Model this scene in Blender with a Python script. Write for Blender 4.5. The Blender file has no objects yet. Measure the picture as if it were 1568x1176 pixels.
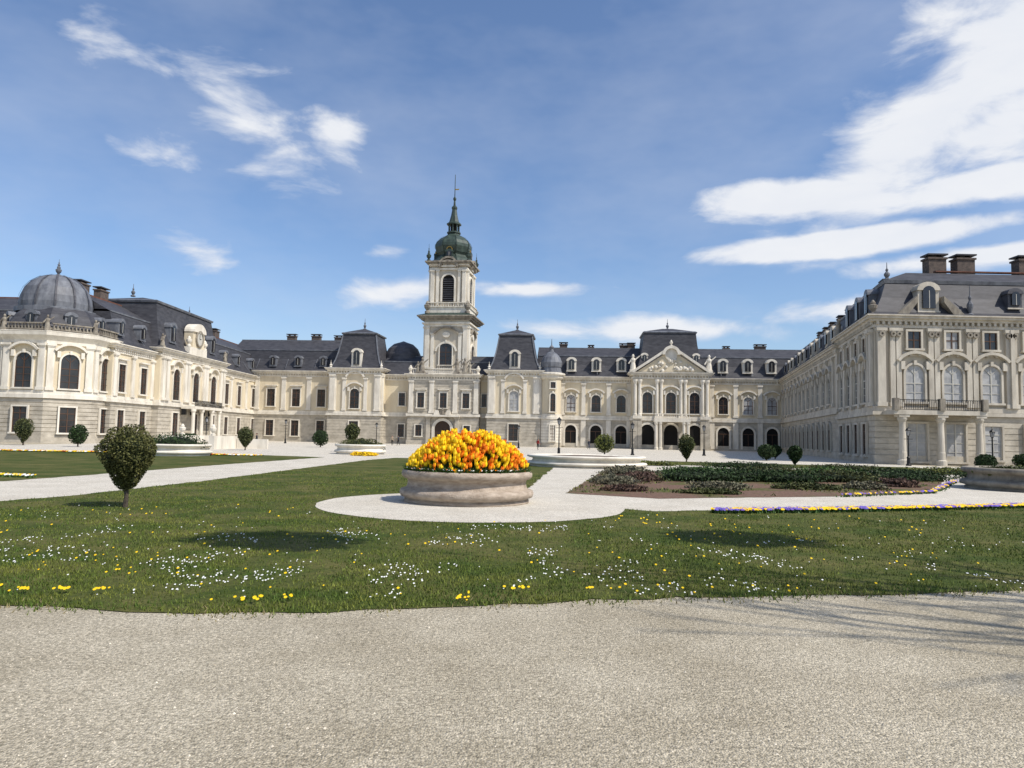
import bpy, bmesh, math, random
import numpy as np
from mathutils import Vector, Matrix, noise as mn
random.seed(7); rng=np.random.default_rng(7)
sc=bpy.context.scene
R=math.radians
# ------------------------------------------------------------------ materials
MATS={}
def mat(name,col,rough=0.85,col2=None,scale=1.0,vec=(1,1,1),bump=0.0,bscale=20,metal=0.0,island=0.0,detail=3,spec=0.3,lo=.32,hi=.68):
    m=bpy.data.materials.new(name); m.use_nodes=True
    nt=m.node_tree; N=nt.nodes; L=nt.links
    b=N['Principled BSDF']; b.inputs['Roughness'].default_value=rough; b.inputs['Metallic'].default_value=metal
    b.inputs['Specular IOR Level'].default_value=spec
    tc=N.new('ShaderNodeNewGeometry')
    mp=N.new('ShaderNodeMapping'); mp.inputs['Scale'].default_value=vec; L.new(tc.outputs['Position'],mp.inputs['Vector'])
    if col2 is None: col2=tuple(c*0.8 for c in col)
    nz=N.new('ShaderNodeTexNoise'); nz.inputs['Scale'].default_value=scale; nz.inputs['Detail'].default_value=detail; nz.inputs['Roughness'].default_value=0.65
    L.new(mp.outputs[0],nz.inputs['Vector'])
    cr=N.new('ShaderNodeValToRGB'); cr.color_ramp.elements[0].position=lo; cr.color_ramp.elements[1].position=hi
    cr.color_ramp.elements[0].color=(*col2,1); cr.color_ramp.elements[1].color=(*col,1)
    L.new(nz.outputs['Fac'],cr.inputs['Fac']); last=cr.outputs['Color']
    if island>0:
        hs=N.new('ShaderNodeHueSaturation'); mr=N.new('ShaderNodeMapRange')
        mr.inputs['To Min'].default_value=1-island; mr.inputs['To Max'].default_value=1+island
        L.new(tc.outputs['Random Per Island'],mr.inputs['Value']); L.new(mr.outputs[0],hs.inputs['Value'])
        L.new(last,hs.inputs['Color']); last=hs.outputs['Color']
    L.new(last,b.inputs['Base Color'])
    if bump>0:
        n2=N.new('ShaderNodeTexNoise'); n2.inputs['Scale'].default_value=bscale; n2.inputs['Detail'].default_value=3
        L.new(tc.outputs['Position'],n2.inputs['Vector'])
        bp=N.new('ShaderNodeBump'); bp.inputs['Strength'].default_value=bump; bp.inputs['Distance'].default_value=0.05
        L.new(n2.outputs['Fac'],bp.inputs['Height']); L.new(bp.outputs[0],b.inputs['Normal'])
    MATS[name]=m
    return m
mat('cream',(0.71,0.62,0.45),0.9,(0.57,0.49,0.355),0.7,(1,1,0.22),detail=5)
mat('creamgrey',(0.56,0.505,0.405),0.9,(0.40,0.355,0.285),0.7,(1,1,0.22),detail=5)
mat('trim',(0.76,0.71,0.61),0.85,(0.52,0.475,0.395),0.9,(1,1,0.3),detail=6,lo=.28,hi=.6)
mat('trimdirtshade',(0.61,0.56,0.47),0.85,(0.36,0.325,0.265),0.9,(1,1,0.3),detail=6,lo=.28,hi=.64)  # right wing copy of trim: its shade and grey dirt put into the colour
mat('stone',(0.56,0.51,0.42),0.9,(0.34,0.305,0.245),0.8,(1,1,1.4),detail=5)
mat('dirtystone',(0.36,0.325,0.26),0.9,(0.14,0.12,0.10),1.5,(1,1,0.4),detail=5)
mat('slate',(0.072,0.072,0.080),0.6,(0.036,0.036,0.042),0.9,(1,1,3))
mat('slatelight',(0.10,0.10,0.112),0.55,(0.055,0.055,0.064),0.9,(1,1,3))
mat('zinc',(0.19,0.20,0.22),0.5,(0.09,0.095,0.11),1.2,(1,1,0.4))
mat('rooftile',(0.18,0.08,0.055),0.8,(0.10,0.045,0.03),2.0)
mat('glass',(0.035,0.033,0.035),0.15,(0.012,0.012,0.014),0.5,spec=0.6)
mat('curtain',(0.46,0.46,0.45),0.5,(0.28,0.28,0.28),1.2,spec=0.5)
mat('woodframe',(0.10,0.055,0.035),0.6)
mat('whiteframe',(0.55,0.53,0.47),0.6)
mat('copper',(0.055,0.082,0.064),0.5,(0.020,0.032,0.027),1.4,(1,1,0.5),spec=0.4)
mat('darkmetal',(0.012,0.013,0.014),0.5)
mat('brick',(0.15,0.115,0.095),0.9,(0.075,0.062,0.055),3)
mat('door',(0.05,0.03,0.02),0.6)
mat('dark',(0.012,0.011,0.010),0.9)
mat('gold',(0.45,0.30,0.08),0.4,metal=0.6)
mat('planterstone',(0.48,0.40,0.32),0.9,(0.26,0.205,0.155),3.0,(1,1,3),0.5,25,detail=5)
mat('leafdark',(0.030,0.060,0.014),0.7,(0.018,0.036,0.010),3,island=0.45)
mat('leafolive',(0.085,0.09,0.026),0.7,(0.045,0.06,0.020),3,island=0.4)
mat('leaftopiary',(0.115,0.112,0.032),0.7,(0.06,0.068,0.020),4,island=0.45)
mat('leafyellow',(0.16,0.17,0.03),0.7,(0.08,0.10,0.025),2,island=0.4)
mat('leafgrey',(0.20,0.18,0.12),0.8,(0.10,0.10,0.06),2,island=0.4)
mat('leafpurple',(0.14,0.085,0.06),0.8,(0.08,0.05,0.038),2,island=0.4)
mat('leafgreen',(0.065,0.13,0.022),0.6,(0.035,0.08,0.015),3,island=0.4)
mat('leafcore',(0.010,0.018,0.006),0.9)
mat('bark',(0.10,0.08,0.06),0.9,(0.05,0.04,0.03),8,bump=0.5,bscale=30)
mat('tulipyellow',(0.95,0.66,0.012),0.5,(0.93,0.56,0.01),5,island=0.12)
mat('tuliporange',(0.95,0.30,0.010),0.5,(0.90,0.17,0.008),5,island=0.2)
mat('flowerwhite',(0.85,0.85,0.82),0.7)
mat('floweryellow',(0.85,0.60,0.01),0.7,(0.8,0.5,0.01))
mat('flowerblue',(0.13,0.12,0.50),0.7,(0.20,0.10,0.38),5)
mat('flowerred',(0.45,0.03,0.02),0.7)
mat('bladegreen',(0.175,0.190,0.032),0.7,(0.062,0.110,0.014),0.9,island=0.4,detail=5,lo=.38,hi=.64)
mat('drygrass',(0.30,0.25,0.12),0.8,(0.18,0.15,0.07),1,island=0.3)
mat('soil',(0.13,0.085,0.06),0.95,(0.07,0.05,0.035),2.0,bump=0.6,bscale=15)
mat('skin',(0.50,0.30,0.21),0.6); mat('hair',(0.03,0.02,0.015),0.7)
mat('jeans',(0.03,0.045,0.09),0.9); mat('coat',(0.03,0.035,0.05),0.9); mat('redcoat',(0.35,0.04,0.03),0.9); mat('beigecoat',(0.35,0.28,0.2),0.9)
mat('pebble',(0.68,0.61,0.49),0.9,(0.28,0.25,0.20),30,island=0.5)

def ground_mat(name,cA,cB,cC,grain,patch,bump,lo=.36,hi=.62,grain2=0,pl=.35,ph=.66):
    m=bpy.data.materials.new(name); m.use_nodes=True; nt=m.node_tree;N=nt.nodes;L=nt.links
    b=N['Principled BSDF']; b.inputs['Roughness'].default_value=0.95; b.inputs['Specular IOR Level'].default_value=0.15
    g=N.new('ShaderNodeNewGeometry')
    n1=N.new('ShaderNodeTexNoise'); n1.inputs['Scale'].default_value=patch; n1.inputs['Detail'].default_value=6; n1.inputs['Roughness'].default_value=0.7
    n2=N.new('ShaderNodeTexNoise'); n2.inputs['Scale'].default_value=grain; n2.inputs['Detail'].default_value=3; n2.inputs['Roughness'].default_value=0.8
    for n in (n1,n2): L.new(g.outputs['Position'],n.inputs['Vector'])
    r1=N.new('ShaderNodeValToRGB'); r1.color_ramp.elements[0].position=pl; r1.color_ramp.elements[1].position=ph
    r1.color_ramp.elements[0].color=(*cA,1); r1.color_ramp.elements[1].color=(*cB,1); L.new(n1.outputs['Fac'],r1.inputs['Fac'])
    r2=N.new('ShaderNodeValToRGB'); r2.color_ramp.elements[0].position=lo; r2.color_ramp.elements[1].position=hi
    r2.color_ramp.elements[0].color=(*cC,1); r2.color_ramp.elements[1].color=(1,1,1,1); L.new(n2.outputs['Fac'],r2.inputs['Fac'])
    mx=N.new('ShaderNodeMix'); mx.data_type='RGBA'; mx.blend_type='MULTIPLY'; mx.inputs['Factor'].default_value=1
    L.new(r1.outputs[0],mx.inputs['A']); L.new(r2.outputs[0],mx.inputs['B']); last=mx.outputs['Result']; hgt=n2.outputs['Fac']
    if grain2:
        v2=N.new('ShaderNodeTexVoronoi'); v2.inputs['Scale'].default_value=grain2; L.new(g.outputs['Position'],v2.inputs['Vector'])
        hs=N.new('ShaderNodeSeparateColor'); L.new(v2.outputs['Color'],hs.inputs[0])
        r3=N.new('ShaderNodeMapRange'); r3.inputs['To Min'].default_value=.66; r3.inputs['To Max'].default_value=1.30; L.new(hs.outputs[0],r3.inputs['Value'])
        vm=N.new('ShaderNodeVectorMath'); vm.operation='SCALE'; L.new(last,vm.inputs[0]); L.new(r3.outputs[0],vm.inputs['Scale']); last=vm.outputs[0]
        ad=N.new('ShaderNodeMath'); ad.operation='SUBTRACT'; L.new(hgt,ad.inputs[0]); L.new(v2.outputs['Distance'],ad.inputs[1]); hgt=ad.outputs[0]
    L.new(last,b.inputs['Base Color'])
    bp=N.new('ShaderNodeBump'); bp.inputs['Strength'].default_value=bump; bp.inputs['Distance'].default_value=0.02
    L.new(hgt,bp.inputs['Height']); L.new(bp.outputs[0],b.inputs['Normal'])
    MATS[name]=m
ground_mat('gravel',(0.43,0.375,0.275),(0.57,0.508,0.39),(0.60,0.60,0.58),26,0.45,0.7,.40,.58,62,.38,.62)
ground_mat('palegravel',(0.56,0.515,0.43),(0.67,0.625,0.535),(0.75,0.75,0.75),30,0.6,0.3,.36,.62,50)
ground_mat('lawn',(0.058,0.082,0.014),(0.15,0.135,0.045),(0.5,0.55,0.5),14,0.5,0.7,.36,.62,0,.40,.64)
ground_mat('bedsoil',(0.20,0.125,0.09),(0.11,0.12,0.035),(0.5,0.5,0.5),8,0.3,0.8,.36,.62,0,.48,.60)

# ------------------------------------------------------------------ helpers
def link(o,parent=None):
    sc.collection.objects.link(o)
    if parent: o.parent=parent
    return o
def empty(name,loc=(0,0,0)):
    e=bpy.data.objects.new(name,None); e.empty_display_size=0.5; sc.collection.objects.link(e); return e
def mesh_obj(name,V,Fc,material,parent=None,smooth=False,mi=None,fix=True):
    me=bpy.data.meshes.new(name); me.from_pydata(V,[],Fc)
    ms=material if isinstance(material,list) else [material]
    for m in ms: me.materials.append(MATS[m])
    if mi is not None: me.polygons.foreach_set('material_index',np.asarray(mi,dtype=np.int32))
    if fix:
        bm=bmesh.new(); bm.from_mesh(me); bmesh.ops.recalc_face_normals(bm,faces=bm.faces); bm.to_mesh(me); bm.free()
    if smooth: me.polygons.foreach_set('use_smooth',[True]*len(me.polygons))
    me.update(); o=bpy.data.objects.new(name,me); return link(o,parent)
EPS=[0]
def eps():
    EPS[0]+=1; return (EPS[0]%23)*0.0035
class Fr:
    def __init__(s,O,ang,o=0,s0=0):
        s.S=(math.cos(ang),math.sin(ang)); s.N=(math.sin(ang),-math.cos(ang)); s.O=(O[0]+s.N[0]*o+s.S[0]*s0,O[1]+s.N[1]*o+s.S[1]*s0); s.a=ang
    def sh(s,ds=0,do=0): return Fr(s.O,s.a,do,ds)
    def P(s,a,o,z): return (s.O[0]+a*s.S[0]+o*s.N[0], s.O[1]+a*s.S[1]+o*s.N[1], z)
def offp(P,d):
    out=[];n=len(P)
    for i in range(n):
        a,c,e=P[i-1],P[i],P[(i+1)%n]
        def nrm(p,q): dx,dy=q[0]-p[0],q[1]-p[1]; l=math.hypot(dx,dy); return (dy/l,-dx/l)
        n1,n2=nrm(a,c),nrm(c,e); k=d/(1+n1[0]*n2[0]+n1[1]*n2[1]); out.append((c[0]+(n1[0]+n2[0])*k,c[1]+(n1[1]+n2[1])*k))
    return out
class Bld:
    def __init__(s,part,parent): s.part=part; s.parent=parent; s.d={}
    def add(s,m,V,Fc):
        v,f=s.d.setdefault(m,([],[])); n=len(v); v.extend(V); f.extend([tuple(i+n for i in q) for q in Fc])
    def box(s,m,F,s0,s1,o0,o1,z0,z1):
        V=[F.P(a,o,z) for z in (z0,z1) for o in (o0,o1) for a in (s0,s1)]
        s.add(m,V,[(0,1,3,2),(4,6,7,5),(0,4,5,1),(2,3,7,6),(0,2,6,4),(1,5,7,3)])
    def ext(s,m,F,pts,o0,o1):
        n=len(pts); V=[F.P(a,o0,z) for a,z in pts]+[F.P(a,o1,z) for a,z in pts]
        s.add(m,V,[tuple(range(n)),tuple(range(2*n-1,n-1,-1))]+[(i,(i+1)%n,n+(i+1)%n,n+i) for i in range(n)])
    def rings(s,m,poly,prof):
        n=len(poly); V=[];Fc=[]
        for off,z in prof: V+=[(x,y,z) for x,y in offp(poly,off)]
        for k in range(len(prof)-1):
            for i in range(n): Fc.append((k*n+i,k*n+(i+1)%n,(k+1)*n+(i+1)%n,(k+1)*n+i))
        Fc.append(tuple(range(n))); Fc.append(tuple(range((len(prof)-1)*n,len(prof)*n))); s.add(m,V,Fc)
    def ring(s,m,F,cs,zc,ri,ro,o0,o1,a0=0,a1=180,n=10,sq=1.0):
        V=[];Fc=[]
        for i in range(n+1):
            a=R(a0+(a1-a0)*i/n); c,d=math.cos(a),math.sin(a)*sq
            V+= [F.P(cs+c*ri,o0,zc+d*ri),F.P(cs+c*ro,o0,zc+d*ro),F.P(cs+c*ro,o1,zc+d*ro),F.P(cs+c*ri,o1,zc+d*ri)]
        for i in range(n):
            k=4*i
            for j in range(4): Fc.append((k+j,k+(j+1)%4,k+4+(j+1)%4,k+4+j))
        Fc.append((0,1,2,3)); Fc.append((4*n,4*n+3,4*n+2,4*n+1)); s.add(m,V,Fc)
    def lathe(s,m,F,cs,co,prof,n=12,ph=0.0):
        V=[];Fc=[]
        for r,z in prof:
            for i in range(n):
                a=2*math.pi*(i+ph)/n; V.append(F.P(cs+r*math.cos(a),co+r*math.sin(a),z))
        for k in range(len(prof)-1):
            for i in range(n): Fc.append((k*n+i,k*n+(i+1)%n,(k+1)*n+(i+1)%n,(k+1)*n+i))
        Fc.append(tuple(range(n))); Fc.append(tuple(range((len(prof)-1)*n,len(prof)*n))); s.add(m,V,Fc)
    def roof(s,m,F,s0,s1,d,prof,el=1,er=1,ef=1,eb=1):
        V=[];Fc=[]
        for i,z in prof:
            a,b=s0+i*el,s1-i*er
            if a>b-0.1: a=b=(a+b)/2; a-=.05;b+=.05
            f,k=-i*ef,-d+i*eb
            if f<k+.1: f=k=(f+k)/2; f+=.05;k-=.05
            V+=[F.P(a,f,z),F.P(b,f,z),F.P(b,k,z),F.P(a,k,z)]
        for j in range(len(prof)-1):
            q=4*j
            for t in range(4): Fc.append((q+t,q+(t+1)%4,q+4+(t+1)%4,q+4+t))
        Fc.append((0,3,2,1)); q=4*(len(prof)-1); Fc.append((q,q+1,q+2,q+3)); s.add(m,V,Fc)
    def flush(s):
        for m,(v,f) in s.d.items(): mesh_obj(f"{s.part}_{m}",v,f,m,s.parent)

def window(b,F,s,z0,w,h,top='flat',ped=None,glass='glass',frame='woodframe',tr='trim',bal=False):
    F=F.sh(0,eps()*0.3); h2=w/2; j=.2
    if top=='arch':
        zs=z0+h-h2
        pts=[(s-h2,z0),(s+h2,z0)]+[(s+h2*math.cos(R(a)),zs+h2*math.sin(R(a))) for a in range(0,181,15)]
        b.ext(glass,F,pts,0,.04)
        b.ring(tr,F,s,zs,h2,h2+j,0,.24)
        b.box(tr,F,s-.14,s+.14,.01,.34,zs+h2-.05,zs+h2+.4)
        if w>1.3:
            for a in (45,90,135):
                c,d=math.cos(R(a)),math.sin(R(a))
                b.ext(frame,F,[(s-.03*d,zs+.03*c),(s+.03*d,zs-.03*c),(s+h2*c+.03*d,zs+h2*d-.03*c),(s+h2*c-.03*d,zs+h2*d+.03*c)],.04,.085)
    else:
        zs=z0+h; b.box(glass,F,s-h2,s+h2,0,.04,z0,zs); b.box(tr,F,s-h2-j,s+h2+j,0,.24,zs,zs+j)
    b.box(tr,F,s-h2-j,s-h2,0,.235,z0,zs); b.box(tr,F,s+h2,s+h2+j,0,.235,z0,zs)
    b.box(tr,F,s-h2-j-.1,s+h2+j+.1,0,.34,z0-.2,z0)
    b.box(frame,F,s-.05,s+.05,.04,.10,z0,zs); b.box(frame,F,s-h2,s-h2+.08,.04,.10,z0,zs); b.box(frame,F,s+h2-.08,s+h2,.04,.10,z0,zs)
    n=max(2,int((zs-z0)/.75))
    for i in range(1,n): 
        z=z0+(zs-z0)*i/n; t=.05 if i==n-1 else .025
        b.box(frame,F,s-h2+.08,s+h2-.08,.045,.09,z-t,z+t)
    zt=z0+h
    if ped=='seg':
        r=h2+.75; a=38; R0=r/math.cos(R(a)); zc=zt+.35-R0*math.sin(R(a))
        b.ring(tr,F,s,zc,R0-.12,R0+.16,0,.5,a,180-a,8)
        b.box(tr,F,s-h2-j-.3,s-h2-.1,0,.4,zt-.5,zt+.3); b.box(tr,F,s+h2+.1,s+h2+j+.3,0,.4,zt-.5,zt+.3)
    elif ped=='flat':
        b.box(tr,F,s-h2-.15,s+h2+.15,0,.12,zt+.25,zt+.6)
        b.box(tr,F,s-h2-.45,s+h2+.45,0,.45,zt+.62,zt+.8)
def balust(b,F,s0,s1,o,z,h,m='trim',step=.38,t=.16):
    b.box(m,F,s0,s1,o-t,o+t,z,z+.14); b.box(m,F,s0,s1,o-t-.03,o+t+.03,z+h-.15,z+h)
    n=max(2,int((s1-s0)/step))
    for i in range(n):
        a=s0+(i+.5)*(s1-s0)/n; b.box(m,F,a-.07,a+.07,o-.07,o+.07,z+.14,z+h-.15)
def railing(b,F,s0,s1,o,z,h=1.0):
    b.box('darkmetal',F,s0,s1,o-.03,o+.03,z+h-.06,z+h); b.box('darkmetal',F,s0,s1,o-.03,o+.03,z+.05,z+.1)
    n=int((s1-s0)/.17)
    for i in range(n+1):
        a=s0+i*(s1-s0)/n; b.box('darkmetal',F,a-.02,a+.02,o-.02,o+.02,z+.1,z+h-.06)
def pil(b,F,s,w,z0,z1,p=.22,m='trim'):
    F=F.sh(0,eps()*.3)
    b.box(m,F,s-w/2,s+w/2,0,p,z0+.4,z1-.45); b.box(m,F,s-w/2-.1,s+w/2+.1,0,p+.1,z0,z0+.4)
    b.box(m,F,s-w/2-.06,s+w/2+.06,0,p+.08,z1-.45,z1-.3); b.box(m,F,s-w/2-.13,s+w/2+.13,0,p+.16,z1-.3,z1)
def band(b,m,F,s0,s1,d,p,z0,z1):
    b.box(m,F,s0-p,s1+p,-d-p,p,z0,z1)
CORN=((-1.25,-.95,.12),(-.62,-.36,.34),(-.36,-.12,.62),(-.12,0,.78))
def dents(b,F,s0,s1,z,k,e,m='trim'):
    n=int((s1-s0)/.55)
    for i in range(n):
        a=s0+(i+.5)*(s1-s0)/n; b.box(m,F,a-.12,a+.12,.05,.30*k,z-.95+e,z-.62+e)
def cornice(b,F,s0,s1,d,z,m='trim',k=1.0,dent=True):
    e=eps()
    for (a,c,p) in CORN: band(b,m,F,s0,s1,d,p*k+e,z+a+e,z+c+e)
    if dent: dents(b,F,s0,s1,z,k,e,m)
def rustic(b,F,s0,s1,d,z0,z1,m='stone',st=.55):
    n=int((z1-z0)/st); e=eps()*.3
    for i in range(n):
        a=z0+(z1-z0)*i/n; band(b,m,F,s0,s1,d,.06+e,a+.035,a+(z1-z0)/n-.035)
def body(b,F,s0,s1,d,H,zf=5.9,wall='cream',g='stone'):
    e=eps()
    b.box(wall,F,s0,s1,-d,0,zf,H-.2); b.box(g,F,s0+.001,s1-.001,-d,-.002,0,zf)
    rustic(b,F,s0,s1,d,.9,zf-.35,g)
    band(b,g,F,s0,s1,d,.16+e,0,.9); band(b,'trim',F,s0,s1,d,.30+e,zf-.35,zf+.0+e); band(b,'trim',F,s0,s1,d,.18+e,zf+.02+e,zf+.5)
    cornice(b,F,s0,s1,d,H)
def bodypoly(b,P,H,zf,wall,g='stone'):
    b.rings(wall,P,[(0,zf),(0,H-.2)]); b.rings(g,P,[(-.002,0),(-.002,zf)])
    n=int((zf-1.25)/.55)
    for i in range(n):
        a=.9+(zf-1.25)*i/n; c=a+(zf-1.25)/n; b.rings(g,P,[(.065,a+.035),(.065,c-.035)])
    b.rings(g,P,[(.17,0),(.17,.9)]); b.rings('trim',P,[(.31,zf-.35),(.31,zf)]); b.rings('trim',P,[(.19,zf+.02),(.19,zf+.5)])
    for a,c,p in CORN: b.rings('trim',P,[(p+.003,H+a),(p+.003,H+c)])
def dormer(b,F,s,z,ins,w=1.5,h=2.1,body_d=2.6,m='zinc',round_=True):
    F=F.sh(0,-ins)
    b.box(m,F,s-w/2,s+w/2,-body_d,.0,z,z+h-.4)
    pts=[(s+(w/2+.12)*math.cos(R(a)),z+h-.45+(w/2+.1)*.75*math.sin(R(a))) for a in range(0,181,20)]
    b.ext(m,F,pts,-body_d,.15)
    b.box('trim' if m!='zinc' else 'zinc',F,s-w/2-.08,s+w/2+.08,-.05,.1,z-.1,z+.05)
    b.ext('glass',F,[(s-w*.3,z+.3),(s+w*.3,z+.3),(s+w*.3,z+h-.65)]+[(s+w*.3*math.cos(R(a)),z+h-.65+w*.3*math.sin(R(a))) for a in range(20,180,20)]+[(s-w*.3,z+h-.65)],.0,.19)
    b.box('whiteframe',F,s-.03,s+.03,.19,.22,z+.3,z+h-.5)
def chimney(b,F,s,o,z0,z1,w=1.5,d=1.0,m='brick'):
    b.box(m,F,s-w/2,s+w/2,o-d/2,o+d/2,z0,z1-.5); b.box(m,F,s-w/2-.12,s+w/2+.12,o-d/2-.12,o+d/2+.12,z1-.5,z1-.3)
    for k in (-.3,.3): b.box('dark',F,s+k*w-.15,s+k*w+.15,o-.2,o+.2,z1-.3,z1-.05)
    b.box('slate',F,s-w/2-.15,s+w/2+.15,o-d/2-.15,o+d/2+.15,z1-.05,z1+.1)
def finial(b,F,s,o,z,h=2.2,m='zinc',k=1.0):
    b.lathe(m,F,s,o,[(.35*k,z),(.38*k,z+.15),(.14*k,z+.3),(.3*k,z+.3*h),(.3*k,z+.38*h),(.1*k,z+.5*h),(.16*k,z+.6*h),(.05*k,z+.68*h),(.03*k,z+h)],8)
def urn(b,F,s,o,z,m='trim',k=1.0):
    b.lathe(m,F,s,o,[(.35*k,z),(.35*k,z+.3*k),(.15*k,z+.4*k),(.42*k,z+.8*k),(.48*k,z+1.15*k),(.25*k,z+1.3*k),(.3*k,z+1.4*k),(.08*k,z+1.75*k)],10)
def statue(b,F,s,o,z,h=2.6,m='dirtystone',lean=.1):
    k=h/2.6
    b.box(m,F,s-.45*k,s+.45*k,o-.45*k,o+.45*k,z,z+.4*k)
    b.lathe(m,F,s,o,[(.42*k,z+.4*k),(.36*k,z+1.0*k),(.27*k,z+1.4*k),(.36*k,z+1.75*k),(.30*k,z+2.0*k),(.1*k,z+2.1*k),(.17*k,z+2.2*k),(.19*k,z+2.4*k),(.08*k,z+2.6*k)],9)
    b.ext(m,F,[(s+.25*k,z+1.9*k),(s+.35*k,z+1.75*k),(s+.95*k,z+2.3*k),(s+.9*k,z+2.42*k)],o-.1*k,o+.1*k)
    b.ext(m,F,[(s-.25*k,z+1.95*k),(s-.7*k,z+1.3*k),(s-.55*k,z+1.2*k),(s-.2*k,z+1.7*k)],o-.05*k,o+.2*k)
def mansard(b,F,s0,s1,d,H,z1,z2,ins=1.7,el=0,er=0,m='slate',k=.5):
    e=eps()
    b.roof(m,F,s0,s1,d,[(-.5,H+e),(.25,H+.5),(ins*.75,(H+z1)/2+.3),(ins,z1),(d/2,z2)],el,er)
    b.roof('zinc',F,s0,s1,d,[(ins-.1,z1-.08),(ins-.12,z1+.12+e*.3),(ins+.5,z1+.22)],el,er)
    b.box('rooftile' if k<.3 else 'zinc',F,s0+el*d/2,s1-er*d/2,-d/2-.14,-d/2+.14,z2-.1,z2+.14)
    n=int((s1-s0)/6)
    for i in range(1,n):
        a=s0+(s1-s0)*i/n
        b.ext('zinc',Fr(F.P(a,0,0)[:2],F.a+math.pi/2),[(-.25,H+.55),(-.22,H+.62),(ins*.75+.02,(H+z1)/2+.40),(ins*.75+.05,(H+z1)/2+.3)],-.05,.05)
def arcs(cx,cz,r,st=15): return [(cx+r*math.cos(R(a)),cz+r*math.sin(R(a))) for a in range(st,180,st)]

palace=empty('baroque_palace')
# ---------------- rear range
RF=Fr((0,149.5),R(-5))
b=Bld('rear_range',palace)
H=14.2
body(b,RF,-56,-35,12,H+.5)
for s in (-50.4,-45,-39.6):
    window(b,RF,s,7.3,1.7,3.6,'flat','flat'); window(b,RF.sh(0,.07),s,1.2,1.6,3.2,'flat')
    dormer(b,RF,s,H+1.5,.2)
for s in (-53.4,-47.7,-42.3,-37.4): pil(b,RF,s,.9,6.5,H-.8)
mansard(b,RF,-60,-35,12,H+.5,19.2,21.8)
for s in (-49,-43.5): chimney(b,RF,s,-6.5,19,23.2,1.9)
chimney(b,RF,-38.5,-6.8,19,23,1.9)
def pavilion(b,F,s0,s1,d,H,ztop,wall='cream',glass='glass'):
    c=(s0+s1)/2; w=s1-s0
    body(b,F,s0,s1,d,H,wall=wall)
    b.box('trim',F,s0,s0+1.6,0,.12,6.5,H-1.3); b.box('trim',F,s1-1.6,s1,0,.12,6.5,H-1.3)
    pil(b,F,s0+.8,1.1,6.5,H-1.25,.3); pil(b,F,s1-.8,1.1,6.5,H-1.25,.3)
    pil(b,F,c-2.2,.7,6.5,H-1.9,.2); pil(b,F,c+2.2,.7,6.5,H-1.9,.2)
    window(b,F,c,7.0,1.9,4.0,'arch','seg',glass,frame='whiteframe' if glass=='curtain' else 'woodframe')
    b.ring('trim',F,c,H-2.6,1.9,2.25,0,.45,25,155,10)
    window(b,F.sh(0,.07),c,1.1,1.9,3.3,'flat')
    SF=Fr(F.P(s1,0,0)[:2],F.a+math.pi/2)
    pil(b,SF,.6,.8,6.5,H-1.3)
    prof=[(-.6,H),(.3,H+.35),(.9,H+1.8),(1.35,H+3.6),(1.7,H+5.5),(1.95,ztop-.7),(2.0,ztop-.5)]
    b.roof('slate',F,s0,s1,w,prof); b.roof('zinc',F,s0,s1,w,[(1.75,ztop-.55),(1.65,ztop-.3),(1.9,ztop-.15)])
    b.roof('slate',F,s0,s1,w,[(2.0,ztop-.16),(w/2,ztop+1.1)])
    finial(b,F,c,-w/2,ztop+.9,2.4)
    for (a,o,sg,so) in ((s0,0,1,-1),(s1,0,-1,-1)):
        for i in range(len(prof)-2):
            i0,z0=prof[i]; i1,z1=prof[i+1]
            A=Vector(F.P(a+sg*i0,so*i0,z0)); B_=Vector(F.P(a+sg*i1,so*i1,z1))
            t=.13; V=[tuple(A+Vector(q)*t) for q in ((-1,-1,0),(1,-1,0),(1,1,0),(-1,1,0))]+[tuple(B_+Vector(q)*t) for q in ((-1,-1,0),(1,-1,0),(1,1,0),(-1,1,0))]
            b.add('zinc',V,[(0,1,5,4),(1,2,6,5),(2,3,7,6),(3,0,4,7)])
    dormer(b,F.sh(0,-.4),c,H+.5,0,2.1,3.3,2.4,m='trim')
    for sgn in (-1,1): finial(b,F,c+sgn*(w/2-.2),-.2,H+.1,1.6,'trim')
PF=RF.sh(0,3)
pavilion(b,PF,-37.1,-26.2,11,15.1,22.9)
body(b,RF,-27,-20,10,H)
window(b,RF,-22.6,7.8,1.3,2.6,'flat'); window(b,RF.sh(0,.07),-22.6,1.4,1.3,2.6,'flat')
mansard(b,RF,-27,-4,10,H,17,18.5)
b.lathe('slatelight',RF,-24.3,-7,[(4.0,14),(4.0,17.5),(3.8,19),(3.2,20.3),(2.1,21.3),(.6,21.8),(.1,22)],20)
# tower base block
TB=RF.sh(-13.6,2.2)
b.box('stone',TB,-7.2,7.2,-9,0,0,14.2)
rustic(b,TB,-7.2,7.2,9,.9,13.0,'stone',.62); band(b,'stone',TB,-7.2,7.2,9,.2,0,.9)
band(b,'trim',TB,-7.2,7.2,9,.34,5.7,6.2); cornice(b,TB,-7.2,7.2,9,14.2)
for s in (-6.6,-2.4,2.4,6.6): pil(b,TB.sh(0,.08),s,.9,6.3,12.9,.2)
for s in (-4.6,0,4.6): window(b,TB.sh(0,.08),s,7.4,1.4,3.0,'flat','flat')
for s in (-4.9,4.9): window(b,TB.sh(0,.08),s,1.7,1.3,2.2,'flat')
b.ext('door',TB.sh(0,.08),[(-1.6,0),(1.6,0),(1.6,3.2)]+arcs(0,3.2,1.6)+[(-1.6,3.2)],0,.06)
b.ring('trim',TB,0,3.2,1.6,2.15,.0,.5); b.box('trim',TB,-2.15,-1.6,0,.5,0,3.2); b.box('trim',TB,1.6,2.15,0,.5,0,3.2)
for s in (-2.9,2.9): pil(b,TB,s,.8,0,5.6,.6,'stone')
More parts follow.
